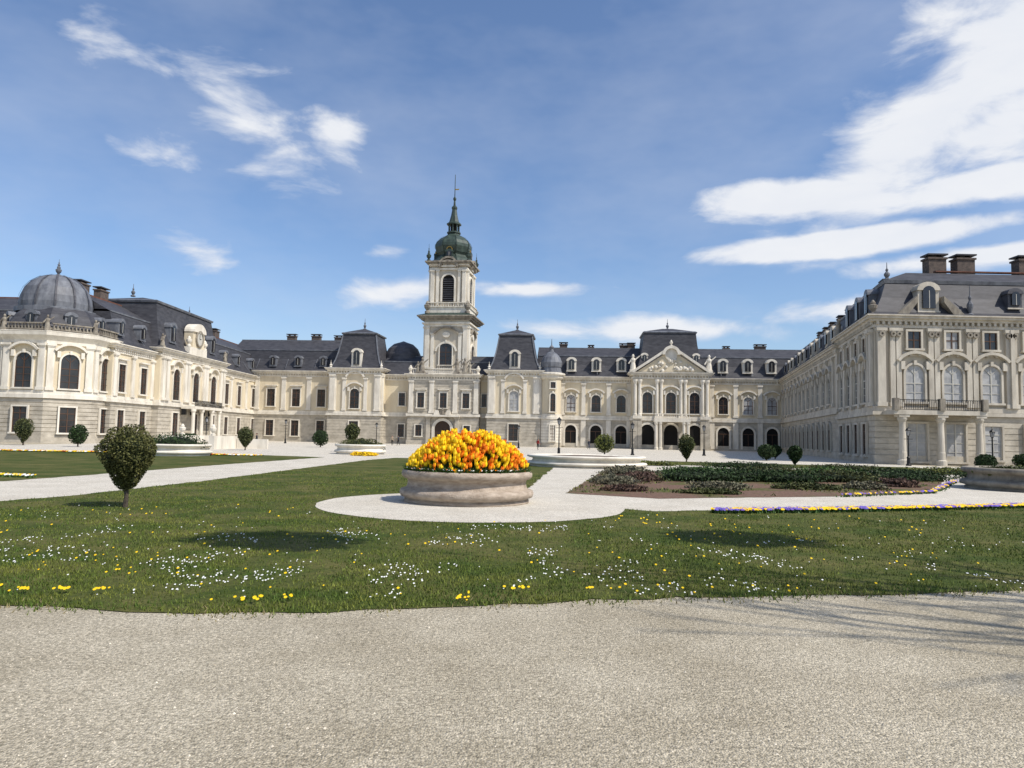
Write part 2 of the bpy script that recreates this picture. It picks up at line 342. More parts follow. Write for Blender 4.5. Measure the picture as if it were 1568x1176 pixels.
b.box('trim',TB,-3.5,3.5,0,1.2,5.62,5.95)
for s in (-1.2,1.2): b.ext('trim',TB,[(s-.6,5.98),(s+.6,5.98),(s+.3,6.9),(s-.3,6.9)],.5,.9)
statue(b,TB,0,.6,5.96,1.5)
for k in range(3): b.box('trim',TB,-3.4+k*.4,3.4-k*.4,.0,1.8-k*.4,0.004+k*.15,.15+k*.15)
balust(b,TB,-6.9,-5.2,0,14.25,1.1); balust(b,TB,5.2,6.9,0,14.25,1.1); balust(b,TB,-3.2,3.2,0.2,14.25,1.1)
for s in (-5.4,-4.5,2.6,4.2,5.2): statue(b,TB,s,.0,14.2,3.4 if abs(s)<5 else 2.6)
for s in (-6.9,6.9): urn(b,TB,s,-.1,14.25)
body(b,RF,-6.5,-4,10,H)
window(b,RF,-5.6,7.8,1.0,2.6,'flat')
pavilion(b,PF,-4.6,6.0,11,15.1,22.9,glass='curtain')
def turret(b,F,cs,co,r,H):
    b.lathe('cream',F,cs,co,[(r,5.9),(r,H)],20); b.lathe('stone',F,cs,co,[(r+.1,0),(r+.1,5.5)],20)
    for i in range(8): b.lathe('trim',F,cs,co,[(r+.16,.9+i*.58),(r+.16,.9+i*.58+.5)],20)
    b.lathe('trim',F,cs,co,[(r+.35,5.5),(r+.35,6.0),(r+.2,6.05),(r+.2,6.5)],20)
    b.lathe('trim',F,cs,co,[(r+.1,H-1.2),(r+.4,H-.9),(r+.45,H-.5),(r+.8,H-.3),(r+.8,H),(r,H+.2)],20)
    b.lathe('zinc',F,cs,co,[(r+.1,H+.2),(r-.1,H+1.2),(r+.05,H+1.3),(r+.15,H+2.2),(r-.2,H+3.2),(r-.9,H+4.0),(.5,H+4.4),(.35,H+4.9),(.5,H+5.3),(.1,H+5.8),(.05,H+7)],16)
turret(b,RF,8.0,1.9,2.0,14.6)
for dz,hh in ((1.3,3),(7,3.6),(11.6,1.2)):
    TF=Fr(RF.P(8.0,1.9,0)[:2],RF.a+R(12),2.05); window(b,TF,0,dz,1.0,hh,'arch' if hh>3.2 else 'flat')
body(b,RF,9,56,12,H)
for s in (12.0,17.0,22.0,42.0,46.8,51.4):
    window(b,RF,s,7.2,1.8,3.4,'arch','seg','curtain' if s in (12.0,46.8,51.4) else 'glass')
    G=RF.sh(0,.07)
    b.ext('dark',G,[(s-1.1,.3),(s+1.1,.3),(s+1.1,3.4)]+arcs(s,3.4,1.1)+[(s-1.1,3.4)],0,.03)
    b.ring('trim',G,s,3.4,1.1,1.45,0,.25); b.box('trim',G,s-1.45,s-1.1,0,.25,.3,3.4); b.box('trim',G,s+1.1,s+1.45,0,.25,.3,3.4)
    b.box('woodframe',G,s-1.1,s+1.1,.03,.08,3.2,3.32); b.box('woodframe',G,s-.05,s+.05,.03,.08,.3,3.2)
    dormer(b,RF,s,H+1.2,.1,1.9,2.5,m='trim')
for s in (10.3,14.5,19.5,23.6,39.8,44.4,49.1,53.6):
    pil(b,RF,s,.8,6.5,H-1.25,.25); b.box('trim',RF,s-.5,s+.5,0.07,.25,.3,5.5)
mansard(b,RF,5,66,12,H,18.6,20.7)
for s,w in ((10.2,1.6),(16.0,1.1),(23.4,2.6),(24.4,1.5),(51,2.2),(44,1.2)): chimney(b,RF,s,-7-abs(w-1.5),18.5,22 if w>1.2 else 21.5,w)
# pediment pavilion
GF=RF.sh(31.3,4)
body(b,GF,-7.4,7.4,14,14.9)
for s in (-7.0,-6.1,-2.75,-1.9,1.9,2.75,6.1,7.0):
    b.lathe('trim',GF,s*.98,.3,[(.42,6.5),(.42,6.8),(.33,6.9),(.29,12.6),(.34,12.8),(.48,13.2),(.48,13.55)],12)
    b.box('trim',GF,s*.98-.45,s*.98+.45,0,.72,5.9,6.5); b.box('stone',GF,s*.98-.42,s*.98+.42,.0,.7,0,5.5)
for s in (-4.5,0,4.5):
    window(b,GF,s,7.0,1.9,4.1,'arch','seg'); G=GF.sh(0,.07)
    b.ext('dark',G,[(s-1.3,.2),(s+1.3,.2),(s+1.3,3.5)]+arcs(s,3.5,1.3)+[(s-1.3,3.5)],0,.04)
    b.ring('trim',G,s,3.5,1.3,1.7,0,.3)
b.box('trim',GF,-3.4,3.4,0.7,2.6,5.3,5.88); balust(b,GF,-3.4,3.4,2.4,5.9,1.0)
for s in (-3.0,-2.2,2.2,3.0): b.lathe('trim',GF,s,2.2,[(.4,0),(.4,.4),(.3,.5),(.27,4.7),(.4,5.0),(.4,5.3)],12)
b.ext('cream',GF,[(-6.7,14.95),(6.7,14.95),(1.2,18.6),(-1.2,18.6)],-.4,.2)
for sg in (-1,1):
    b.ext('trim',GF,[(sg*7.9,14.92),(sg*7.1,14.92),(sg*1.5,18.7),(sg*1.5,19.25)],-.4,.85)
b.ring('trim',GF,0,18.4,1.2,1.75,-.4,.95,0,180,12); b.ext('trim',GF,[(1.2*math.cos(R(a)),18.4+1.2*math.sin(R(a))) for a in range(0,360,30)],-.2,.4)
random.seed(3)
for i in range(34):
    x=random.uniform(-4.2,4.2); z=15.2+random.random()*(3.2-abs(x)*.62)*.9; r=random.uniform(.18,.45)
    b.lathe('trim',GF.sh(0,.2),x,0,[(r*.3,z-r),(r,z-r*.3),(r*.9,z+r*.4),(r*.2,z+r)],7)
for s in (-7.3,7.3): statue(b,GF,s,-.2,14.9,3.6,'trim')
urn(b,GF,0,.2,20.1,'trim',.7)
b.roof('slate',GF,-7.0,7.0,12,[(-.5,14.9),(.5,15.4),(1.2,17.8),(1.7,20.5),(1.95,23)]); b.roof('zinc',GF,-7,7,12,[(1.8,22.9),(1.7,23.15),(2,23.35)]); b.roof('slate',GF,-7,7,12,[(2,23.3),(6,24.4)])
finial(b,GF,0,-6,24.2,2.2)
for s in (-5.0,5.0): dormer(b,GF,s,17.0,1.2,1.3,1.8,m='trim')
b.flush()
# ---------------- tower
tower=empty('clock_tower'); b=Bld('tower',tower)
T=Fr((-13.1,155.5),R(-8))
def sides(): return [Fr(T.P(0,0,0)[:2],T.a+k*math.pi/2) for k in range(4)]
def cb(m,w,z0,z1): b.box(m,T,-w/2,w/2,-w/2,w/2,z0,z1)
cb('creamgrey',9.0,12,26); cb('trim',9.7,14.2,15.2); cb('trim',9.3,15.2,15.5)
for w,z0,z1 in ((9.5,24.3,24.8),(10.2,24.8,25.1),(9.3,25.1,25.6),(10.6,25.6,25.95),(11.4,25.95,26.25),(12.0,26.25,26.5)): cb('dirtystone' if w>10.5 else 'trim',w,z0,z1)
b.roof('copper',T.sh(0,6),-6,6,12,[(0,26.5),(1.3,27.0),(1.5,27.2)])
cb('trim',8.7,27,28.4); cb('creamgrey',7.5,28.4,37.5)
for w,z0,z1 in ((8.1,36.3,36.7),(8.5,37.2,37.5),(9.2,37.5,37.8),(9.8,37.8,38.1)): cb('dirtystone' if w>9 else 'trim',w,z0,z1)
for f in sides():
    A=f.sh(0,4.5)
    for s in (-4.0,4.0): pil(b,A,s,.95,15.5,24.3,.3)
    for s in (-2.9,2.9): pil(b,A,s,.7,15.5,23.0,.2)
    window(b,A,0,15.7,2.6,5.4,'arch',None,'glass','woodframe')
    b.ring('trim',A,0,18.8,2.0,2.35,0,.3,10,170,12)
    b.ring('dirtystone',A,0,21.0,3.0,3.35,0,.55,35,145,10)
    b.ext('trim',A,[(math.cos(R(a))*.8,22.6+math.sin(R(a))*.6) for a in range(0,360,30)],0,.3)
    balust(b,A,-1.7,1.7,.5,15.3,1.0)
    b.box('creamgrey',A,-3.4,3.4,0,.06,25.12,25.58)
    C=f.sh(0,3.75)
    for s in (-3.35,3.35): pil(b,C,s,.75,28.4,36.3,.45)
    for s in (-2.3,2.3): pil(b,C,s,.6,28.4,36.3,.25)
    b.ext('dark',C,[(-1.25,29.6),(1.25,29.6),(1.25,34)]+arcs(0,34,1.25)+[(-1.25,34)],0,.04); b.ring('trim',C,0,34,1.25,1.6,0,.35); b.box('trim',C,-1.6,-1.25,0,.35,29.6,34); b.box('trim',C,1.25,1.6,0,.35,29.6,34)
    for i in range(11): b.box('slatelight',C,-1.2,1.2,.05,.16,29.8+i*.45,29.92+i*.45)
    balust(b,f.sh(0,4.4),-4.2,4.2,0,28.4,1.0,'trim',.5)
    b.ring('dirtystone',C,0,36.2,1.8,2.2,0,.9,15,165,10); b.ext('trim',C,[(1.8*math.cos(R(a)),36.9+1.6*math.sin(R(a))) for a in range(0,181,20)],0,.5)
    b.ring('dirtystone',C,0,36.9,1.75,2.15,0.1,1.0,0,180,10)
    urn(b,f,-4.25,4.25,27.1,'dirtystone',1.5); urn(b,f,-4.25,4.25,38.1,'copper',1.1); finial(b,f,-4.25,4.25,39.2,2.6,'copper',.7)
b.lathe('copper',T,0,0,[(4.9,38.1),(4.3,38.9),(3.6,39.5),(3.2,40.0),(3.45,40.4),(3.55,40.5),(3.7,41.0),(3.95,41.7),(3.95,42.3),(3.6,43.0),(2.8,43.8),(1.9,44.3),(1.35,44.7),(1.2,45.0)],8,.5)
for k in range(8):
    a=2*math.pi*(k+.5)/8
    pr=[(4.9,38.1),(4.3,38.9),(3.6,39.5),(3.2,40.0),(3.5,40.5),(3.95,41.7),(3.95,42.3),(3.6,43.0),(2.8,43.8),(1.9,44.3)]
    V=[]
    for r,z in pr:
        for t in (-.1,.1):
            V.append(T.P((r+.09)*math.cos(a)-t*math.sin(a),(r+.09)*math.sin(a)+t*math.cos(a),z+.05))
    b.add('copper',V,[(2*i,2*i+1,2*i+3,2*i+2) for i in range(len(pr)-1)])
for f in sides():
    b.ring('gold',f.sh(0,3.55),0,40.7,.5,.62,0,.3,0,360,14); dormer(b,f.sh(0,3.9),0,39.0,0,1.5,1.6,1.2,m='copper')
b.lathe('copper',T,0,0,[(1.5,45.0),(1.5,45.3),(1.3,45.3)],8,.5)
for k in range(8):
    a=2*math.pi*k/8; b.lathe('copper',T,math.cos(a)*1.1,math.sin(a)*1.1,[(.14,45.2),(.14,46.9)],6)
b.lathe('dark',T,0,0,[(.75,45.3),(.75,46.9)],8)
b.lathe('copper',T,0,0,[(1.6,46.9),(1.6,47.15),(1.1,47.5),(.95,48.0),(.7,49.0),(.5,50.2),(.62,50.5),(.62,50.8),(.25,51.2),(.18,52.2),(.34,52.5),(.34,52.8),(.1,53.1),(.06,58)],8,.5)
b.box('gold',T,-.05,.9,-.03,.03,54.6,54.85)
b.flush()
# ---------------- left wing
b=Bld('left_wing',palace)
LF=Fr((-54,0),R(90))
HL=13.5
body(b,LF,99.3,159,13,HL)
for s in (101.6,107.6): window(b,LF,s,7.0,1.8,3.8,'flat','flat'); window(b,LF.sh(0,.07),s,1.3,1.7,3.2,'flat'); dormer(b,LF,s,HL+1.4,.3,m='zinc')
for s in (99.9,104.6,110.2,136.8,141.5,149.6): pil(b,LF,s,.8,6.4,HL-1.25)
for s in (139.2,145.6,153.6): window(b,LF,s,7.0,1.8,3.8,'flat','flat'); window(b,LF.sh(0,.07),s,1.3,1.7,3.2,'flat'); dormer(b,LF,s,HL+1.4,.3,m='zinc')
mansard(b,LF,101,163,13,HL,18.2,20.8,k=.2)
CF=LF.sh(123.2,1.0)
body(b,CF,-12.5,12.5,14,14.3)
for s in (-7.2,0,7.2): 
    window(b,CF,s,6.6,2.3,4.9,'arch','seg'); window(b,CF.sh(0,.07),s,1.0,1.9,3.6,'flat')
for s in (-11.7,-10.4,-4.2,-3.1,3.1,4.2,10.4,11.7): pil(b,CF,s,.9,6.4,13,.35)
b.roof('slate',CF,-12.5,12.5,13,[(-.5,14.3),(.4,14.9),(1.3,17.3),(1.8,19.5),(2.1,21.6)]); b.roof('zinc',CF,-12.5,12.5,13,[(1.9,21.5),(1.8,21.8),(2.1,21.95)]); b.roof('slate',CF,-12.5,12.5,13,[(2.1,21.9),(6.5,23.0)])
b.box('trim',CF,-3.4,3.4,-1.2,.3,14.4,15.6); b.box('cream',CF,-2.3,2.3,-1.2,.25,15.6,18.2); b.ext('trim',CF,[(2.4*math.cos(R(a)),18.2+1.5*math.sin(R(a))) for a in range(0,181,15)],-1.2,.5)
b.ext('whiteframe',CF,[(1.15*math.cos(R(a)),17.2+1.15*math.sin(R(a))) for a in range(0,360,20)],.2,.4); b.ring('dirtystone',CF,0,17.2,1.15,1.4,.2,.55,0,360,18)
b.box('dark',CF,-.05,.05,.4,.45,17.2,18.1); b.box('dark',CF,0,.6,.4,.45,17.15,17.25)
for s in (-3.1,3.1): urn(b,CF,s,0,15.6)
for s in (-7.8,7.8): dormer(b,CF,s,15.6,.5,2.0,2.8,m='zinc')
for s in (-12.2,12.2): statue(b,CF,s,0,14.3,2.2,'dirtystone')
for s in (-10,10): finial(b,CF,s,-6,22.4,2)
b.box('trim',CF,-5.5,5.5,0.3,2.6,5.35,5.75); railing(b,CF,-5.5,5.5,2.5,5.75,1.0)
for s in (-5.2,-2,2,5.2): b.lathe('trim',CF,s,2.2,[(.4,0),(.4,.4),(.3,.5),(.27,4.7),(.42,5.0),(.42,5.35)],10); b.box('darkmetal',CF,s-.25,s+.25,.35,1.0,4.4,5.3)
for s,o in ((103,-7),(108,-7),(139,-7.5),(150,-7)): chimney(b,LF,s,o,18,22.6,2.2)
# domed octagon pavilion
ox,oy=-61.2,98.7; rr=7.0
OF=Fr((ox,oy),0)
b.lathe('cream',OF,0,0,[(rr,0),(rr,13.9)],8,.5)
for i in range(9): b.lathe('stone',OF,0,0,[(rr+.12,.9+i*.52),(rr+.12,.9+i*.52+.45)],8,.5)
b.lathe('stone',OF,0,0,[(rr+.2,0),(rr+.2,.9)],8,.5)
b.lathe('trim',OF,0,0,[(rr+.35,5.6),(rr+.35,6.1),(rr+.2,6.15),(rr+.2,6.6)],8,.5)
b.lathe('trim',OF,0,0,[(rr+.15,12.5),(rr+.2,12.9),(rr+.45,13.2),(rr+.75,13.5),(rr+.8,13.9),(rr+.85,14.0),(rr,14.2)],8,.5)
b.lathe('dirtystone',OF,0,0,[(rr+.1,14.2),(rr+.1,14.6),(rr-.2,14.7)],8,.5)
b.lathe('slate',OF,0,0,[(rr-.2,14.7),(rr-.8,15.6),(5.6,16.5),(4.7,17.4)],8,.5)
dc=-.5
dpr=[(4.3,17.7),(4.35,18.4),(4.2,19.3),(3.8,20.4),(3.1,21.3),(2.1,22.0),(1.1,22.35)]
b.lathe('zinc',OF,dc,0,[(4.8,17.0),(4.8,17.6)]+dpr+[(.5,22.5)],24)
for k in range(12):
    a=2*math.pi*k/12
    V=[]
    for r,z in dpr:
        for t in (-.12,.12): V.append(OF.P(dc+(r+.12)*math.cos(a)-t*math.sin(a),(r+.12)*math.sin(a)+t*math.cos(a),z+.06))
    b.add('slatelight',V,[(2*i,2*i+1,2*i+3,2*i+2) for i in range(len(dpr)-1)])
urn(b,OF,dc,0,22.35,'zinc',.8); finial(b,OF,dc,0,23.5,1.2,'zinc',.6)
ap=rr*math.cos(R(22.5))
for k in (-1,0,1,2):
    f=Fr((ox,oy),R(45*k),ap)
    window(b,f,0,6.9,2.1,4.4,'arch','seg'); window(b,f.sh(0,.16),0,1.3,1.8,3.2,'flat')
    for s in (-2.2,2.2): pil(b,f,s,.8,6.6,12.5,.25)
    dormer(b,f.sh(0,-.7),0,14.8,0,1.4,1.9,1.6,m='zinc')
    statue(b,f,-2.8,.1,14.1,2.0,'dirtystone')
    balust(b,f.sh(0,.25),-2.3,2.3,0,14.2,.9,'dirtystone',.4)
EF=Fr((0,104.5),0)
body(b,EF,-104,-67.2,14,14)
for s in (-70.9,-76,-81,-86,-91,-96,-101): window(b,EF,s,6.9,1.9,4.0,'arch','seg'); window(b,EF.sh(0,.07),s,1.3,1.8,3.2,'flat')
mansard(b,EF,-104,-67.5,14,14,18.8,21.5,el=1,er=1,k=.2)
b.box('trim',EF,-76,-69.2,.3,3,5.3,5.7); railing(b,EF,-76,-69.2,2.9,5.7)
for s in (-69.8,-73,-75.6): b.lathe('trim',EF,s,2.5,[(.4,0),(.3,.5),(.28,4.9),(.42,5.3)],10)
b.flush()
# ---------------- right wing
b=Bld('right_wing',palace)
dx,dy=36.0-52.9,73-144; Lw=math.hypot(dx,dy)
WF=Fr((52.9,144),math.atan2(dy,dx))
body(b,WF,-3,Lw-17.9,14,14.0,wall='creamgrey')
for i in range(12):
    s=2.6+i*4.3
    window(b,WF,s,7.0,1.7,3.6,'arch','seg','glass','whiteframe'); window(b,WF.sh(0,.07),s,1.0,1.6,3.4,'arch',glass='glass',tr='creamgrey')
    pil(b,WF,s+2.15,.7,6.5,12.75,.22)
    dormer(b,WF,s,15.0,.3,1.5,2.0,m='trim' if i%3 else 'zinc')
mansard(b,WF,-6,Lw-17.5,14,14.0,18.2,20.6)
for i,s in enumerate((4,10,16,23,30,37,44,51)): chimney(b,WF,s,-6.5,19,22.7,1.9)
KP=WF.sh(Lw,.0)
E2=Fr((36.0,73),0)
D=KP.P(-18.3,0,0)[:2]
EP=[(36.0,73),(105.7,73),(105.7,93),D]
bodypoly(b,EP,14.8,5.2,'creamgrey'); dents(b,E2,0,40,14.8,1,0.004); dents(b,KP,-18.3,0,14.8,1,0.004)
for s in (-15.3,-11.4,-7.5,-3.6):
    window(b,KP,s,6.2,1.7,3.9,'arch','seg','glass','whiteframe'); window(b,KP,s,11.4,1.2,1.5,'flat'); window(b,KP.sh(0,.08),s,.8,1.6,3.2,'flat')
for s in (-17.6,-13.3,-9.5,-5.5,-1.7,-.7): pil(b,KP,s,.75,5.7,13.4,.3)
# end facade
xs=[3.9,7.7,11.5,15.5,19.5,23.3,27.1]
for i,s in enumerate(xs):
    window(b,E2,s,6.2,1.9,3.7,'arch','seg','curtain','whiteframe')
    window(b,E2,s,11.5,1.3,1.7,'flat',None,'curtain' if i in (1,) else 'glass','woodframe')
    b.box('trim',E2,s-1.2,s+1.2,0,.1,10.75,11.15); b.ring('trim',E2,s,10.75,.35,.55,0,.35,0,180,8)
    if i in (0,1): window(b,E2.sh(0,.07),s+.1,.35,1.9,3.7,'flat',None,'curtain','whiteframe')
    elif i==2: window(b,E2.sh(0,.07),s,.6,1.7,3.3,'flat',None,'curtain','whiteframe')
    else: window(b,E2.sh(0,.07),s,1.2,1.6,2.8,'flat',None,'glass','whiteframe')
for s in (.6,1.7,2.3,5.5,6.1,9.3,9.9,13.2,13.8,17.5,21.4,25.2,29.0):
    pil(b,E2,s,.5 if s>1 else .8,5.7,13.5,.28); b.ring('dirtystone',E2,s,12.9,.12,.3,.28,.5,0,360,8)
b.box('trim',E2,13.3,13.7,0,.5,5.7,13.5)
b.box('trim',E2,0.6,9.5,.35,2.5,4.85,5.25); railing(b,E2,0.6,9.5,2.42,5.25,1.05)
for s in (.8,5.2,9.3): b.box('dirtystone',E2,s-.25,s+.25,2.15,2.65,5.25,6.4)
for s in (1.6,5.3,9.0): 
    b.lathe('trim',E2,s,2.0,[(.5,0),(.5,.45),(.36,.55),(.36,1.2),(.33,1.3),(.28,3.9),(.3,4.1),(.45,4.4),(.45,4.6)],14); b.box('trim',E2,s-.5,s+.5,1.5,2.45,4.6,4.85)
b.rings('slate',EP,[(.6,14.8),(-.2,15.2),(-1.0,16.8),(-1.6,18.5)]); b.rings('zinc',EP,[(-1.5,18.4),(-1.4,18.75),(-1.8,18.85)]); b.rings('slate',EP,[(-1.7,18.8),(-4.5,20.2),(-8.8,21.0)])
for s in (-14,-9,-4.5): dormer(b,KP,s,15.4,.4,1.7,2.6,m='zinc')
dormer(b,E2,5.6,15.3,.2,2.1,2.6,2,m='trim'); dormer(b,E2,14.3,15.8,.2,1.4,1.9,m='slatelight'); dormer(b,E2,19.2,15.3,0.2,2.1,2.6,2,m='trim')
b.ext('dirtystone',E2,[(2.1,14.85),(3.3,14.85),(4.3,16.2),(4.3,16.8)],-.6,.3); b.ext('dirtystone',E2,[(9.1,14.85),(7.9,14.85),(6.9,16.2),(6.9,16.8)],-.6,.3)
finial(b,E2,2.3,-1.8,18.7,1.9); finial(b,E2,9.7,-.1,14.9,3.1,'zinc')
urn(b,KP,-.3,0,14.8,'dirtystone',.9)
statue(b,KP,-17.6,0,14.8,2.4,'dirtystone')
for s,w in ((9.9,1.9),(13.0,1.9),(19.7,1.9),(27,2)): chimney(b,E2,s,-6.5,19.5,22.6,w,1.3)
b.box('rooftile',E2,9,60,-5.2,-4.7,20.42,20.56)
b.d['trimdirtshade']=b.d.pop('trim')  # right wing trim takes the darker copy with shade and dirt painted in
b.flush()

# ------------------------------------------------------------------ ground
def poly_obj(name,pts,z,m,parent=None):
    return mesh_obj(name,[(x,y,z) for x,y in pts],[tuple(range(len(pts)))],m,parent)
poly_obj('ground',[(-1500,-300),(1500,-300),(1500,3000),(-1500,3000)],0,'gravel')
court=poly_obj('courtyard_gravel',[(-54,14.5),(-40,14.2),(-18,16.5),(-13,18),(-6,17),(4,19),(9.3,22),(18.1,25.6),(45,35),(48,60),(35.7,72.8),(52.4,143),(-53.9,155),(-53.9,30)],.004,'palegravel')
def jag(pts,amp=.12,step=.35,seed=1):
    out=[];rs=random.Random(seed)
    n=len(pts)
    for i in range(n):
        a=Vector(pts[i]);c=Vector(pts[(i+1)%n]);L=(c-a).length;k=max(1,int(L/step)) if min(a.y,c.y)<60 else 1
        k=min(k,80)
        nn=Vector((-(c-a).y,(c-a).x))/max(L,.01)
        for j in range(k):
            p=a+(c-a)*j/k; q=mn.noise(Vector((p.x*1.3,p.y*1.3,seed)))*amp
            p=p+nn*(q+rs.uniform(-.3,.3)*amp); out.append((p.x,p.y))
    return out
L1=[(-54,14),(-40,10),(-15,9.0),(-8,8.6),(-5.6,8.4),(-3.4,8.2),(-2,8.4),(0,9),(1.8,9.4),(7.1,10.35),(14,12),(45,22),(45,34.5),(18.1,26.0),(9.3,22.6),(4,20.6),(1,23),(0.4,26),(.84,30),(3.0,50),(2.4,58),(-6,62),(-9.6,62),(-10.8,55),(-12,30),(-12.8,22),(-13.8,19),(-17,16.5),(-25,15),(-40,14.6)]
L3=[(-18.3,27),(-17.6,34),(-16.8,43.6),(-15,60),(-31,66),(-50,62),(-50,30),(-30,24),(-21,24)]
L2=[(2.0,26.6),(5.6,45),(11,47),(12,53),(29,50),(24,41),(17.2,30.6),(12,27.6),(5,25)]
L4=[(13,58),(34,55),(35,64),(14,68)]
L5=[(31,48),(45,47),(43,52),(33,53)]
for i,l in enumerate([L1,L3,L4,L5]): poly_obj('lawn',jag(l,.16,.35,i+1),.010,'lawn')
poly_obj('shrub_bed',jag(L2,.1,.4,9),.010,'bedsoil')
def disc(cx,cy,r,n=64): return [(cx+r*math.cos(2*math.pi*i/n),cy+r*math.sin(2*math.pi*i/n)) for i in range(n)]
poly_obj('gravel_circle',jag(disc(-1.1,21.4,4.35),.06,.3,4),.016,'palegravel')
def inpoly(P,poly):
    x,y=P[:,0],P[:,1]; ins=np.zeros(len(P),bool); n=len(poly); j=n-1
    for i in range(n):
        xi,yi=poly[i];xj,yj=poly[j]
        c=((yi>y)!=(yj>y)); t=(xj-xi)*(y-yi)/((yj-yi) if yj!=yi else 1e-9)+xi
        ins^=c&(x<t); j=i
    return ins
def scatter(n,y0,y1,pw=1.0,polys=(L1,)):
    u=rng.random(n); y=y0*(y1/y0)**u; x=(rng.random(n)*2-1)*y*.95; P=np.stack([x,y],1)
    k=np.zeros(n,bool)
    for p in polys: k|=inpoly(P,p)
    k&=((P[:,0]+1.1)**2+(P[:,1]-21.4)**2>4.4**2)
    return P[k]
def blades(name,P,h0,h1,w,m,lean=.5,zb=0.0,parent=None):
    n=len(P); sc_=(1+P[:,1]/14.0)[:,None]
    a=rng.random(n)*2*np.pi; d=np.stack([np.cos(a),np.sin(a),np.zeros(n)],1)*w*.5*sc_
    h=(h0+(h1-h0)*rng.random(n))
    base=np.stack([P[:,0],P[:,1],np.full(n,zb)],1)
    tip=base+np.stack([(rng.random(n)-.5)*lean*h*2,(rng.random(n)-.5)*lean*h*2,h],1)
    V=np.stack([base-d,base+d,tip],1).reshape(-1,3)
    return mesh_obj(name,V.tolist(),np.arange(3*n).reshape(-1,3).tolist(),m,parent,fix=False)
gp=scatter(290000,8.1,40,polys=(L1,))
kk=np.array([mn.noise(Vector((x*.45,y*.38,1.7)))+.6*mn.noise(Vector((x*1.6,y*1.4,4.7))) for x,y in gp]); gp=gp[(kk>-.10)|(rng.random(len(gp))<.35)]
blades('grass_blades',gp,.02,.062,.011,'bladegreen')
ed=[];ej=jag(L1[2:13],.2,.05,3)
for x,y in ej:
    if y<24:
        for k in range(5): ed.append((x+random.gauss(0,.07),y+random.gauss(0.02,.10)))
blades('grass_edge_tufts',np.array(ed),.03,.08,.011,'bladegreen',.8)
ed=[(x+random.gauss(0,.1),y+random.gauss(.0,.15)) for x,y in ej if y<24 for k in range(4) if mn.noise(Vector((x*.9,y,5)))>-.1]
blades('dry_grass_edge',np.array(ed),.02,.06,.012,'drygrass',.9)
def flowers(name,P,r,z,m,seg=6,parent=None):
    n=len(P); V=np.zeros((n,seg,3)); rr_=r*(.7+.6*rng.random(n))*(1+P[:,1]/40)
    for i in range(seg):
        a=2*math.pi*i/seg; V[:,i,0]=P[:,0]+rr_*math.cos(a); V[:,i,1]=P[:,1]+rr_*math.sin(a)*.9; V[:,i,2]=z+rr_*.5*math.sin(a)
    return mesh_obj(name,V.reshape(-1,3).tolist(),np.arange(n*seg).reshape(-1,seg).tolist(),m,parent,fix=False)
def clustered(n,y0,y1,thr,sc0,off):
    P=scatter(n,y0,y1); k=[mn.noise(Vector((x*sc0,y*sc0*.7,off)))+.3*mn.noise(Vector((x*3,y*3,off)))>thr for x,y in P]; return P[np.array(k)]
flowers('daisies',np.vstack([clustered(6500,8.9,16.5,.36,.9,3.3),scatter(260,8.8,20)]),.009,.055,'flowerwhite')
dand=clustered(1100,8.6,20,.30,.7,8.8); flowers('dandelions',np.vstack([dand,scatter(190,8.6,20)]),.013,.06,'floweryellow',7)
cl=[]
for cx,cy,k in ((-5.75,8.95,8),(-5.35,9.0,10),(-4.9,9.0,6),(-2.95,8.7,9),(-2.55,8.75,5),(-.55,8.95,7),(.12,9.6,7),(-6.2,9.0,7),(1.0,9.7,3)):
    for i in range(k): cl.append((cx+random.gauss(0,.06),cy+random.gauss(0,.05)))
flowers('dandelion_tufts',np.array(cl),.017,.08,'floweryellow',7)
# pebbles on the path
n=15000; y=2.4*(8.3/2.4)**rng.random(n); x=(rng.random(n)*2-1)*y*.95
V=[];Fc=[]
for i in range(n):
    if y[i]>8.2+.12*max(0,x[i])+.0: continue
    r=random.uniform(.003,.008) if random.random()<.96 else random.uniform(.009,.016); k=len(V); h=r*.8; q=random.random()*3
    for j in range(4): V.append((x[i]+r*math.cos(q+j*1.57)*random.uniform(.7,1.2),y[i]+r*math.sin(q+j*1.57),.0))
    V.append((x[i],y[i],h)); Fc+=[(k,k+1,k+4),(k+1,k+2,k+4),(k+2,k+3,k+4),(k+3,k,k+4)]
mesh_obj('path_pebbles',V,Fc,'pebble',fix=False)

# ------------------------------------------------------------------ vegetation
def leafcloud(name,c,rx,ry,rz,n,size,m,parent=None,lump=.12,shell=.30,shape=None,seed=0):
    seed=abs(int(seed)); r=np.random.default_rng(seed+11)
    d=r.normal(size=(n,3)); d/=np.linalg.norm(d,axis=1)[:,None]
    lum=np.array([mn.noise(Vector((q[0]*2.3+seed,q[1]*2.3,q[2]*2.3)))for q in d])
    rad=(1-shell*r.random(n)**2)*(1+lump*lum*2)
    P=d*rad[:,None]
    if shape: P=shape(P)
    P=P*np.array([rx,ry,rz])+np.array(c)
    a=r.normal(size=(n,3)); a/=np.linalg.norm(a,axis=1)[:,None]; t=r.normal(size=(n,3)); bb=np.cross(a,t); bb/=np.linalg.norm(bb,axis=1)[:,None]
    s=size*(.6+.8*r.random(n))[:,None]
    V=np.stack([P-a*s,P+bb*s*.5,P+a*s,P-bb*s*.5],1).reshape(-1,3)
    return mesh_obj(name,V.tolist(),np.arange(4*n).reshape(-1,4).tolist(),m,parent,fix=False)
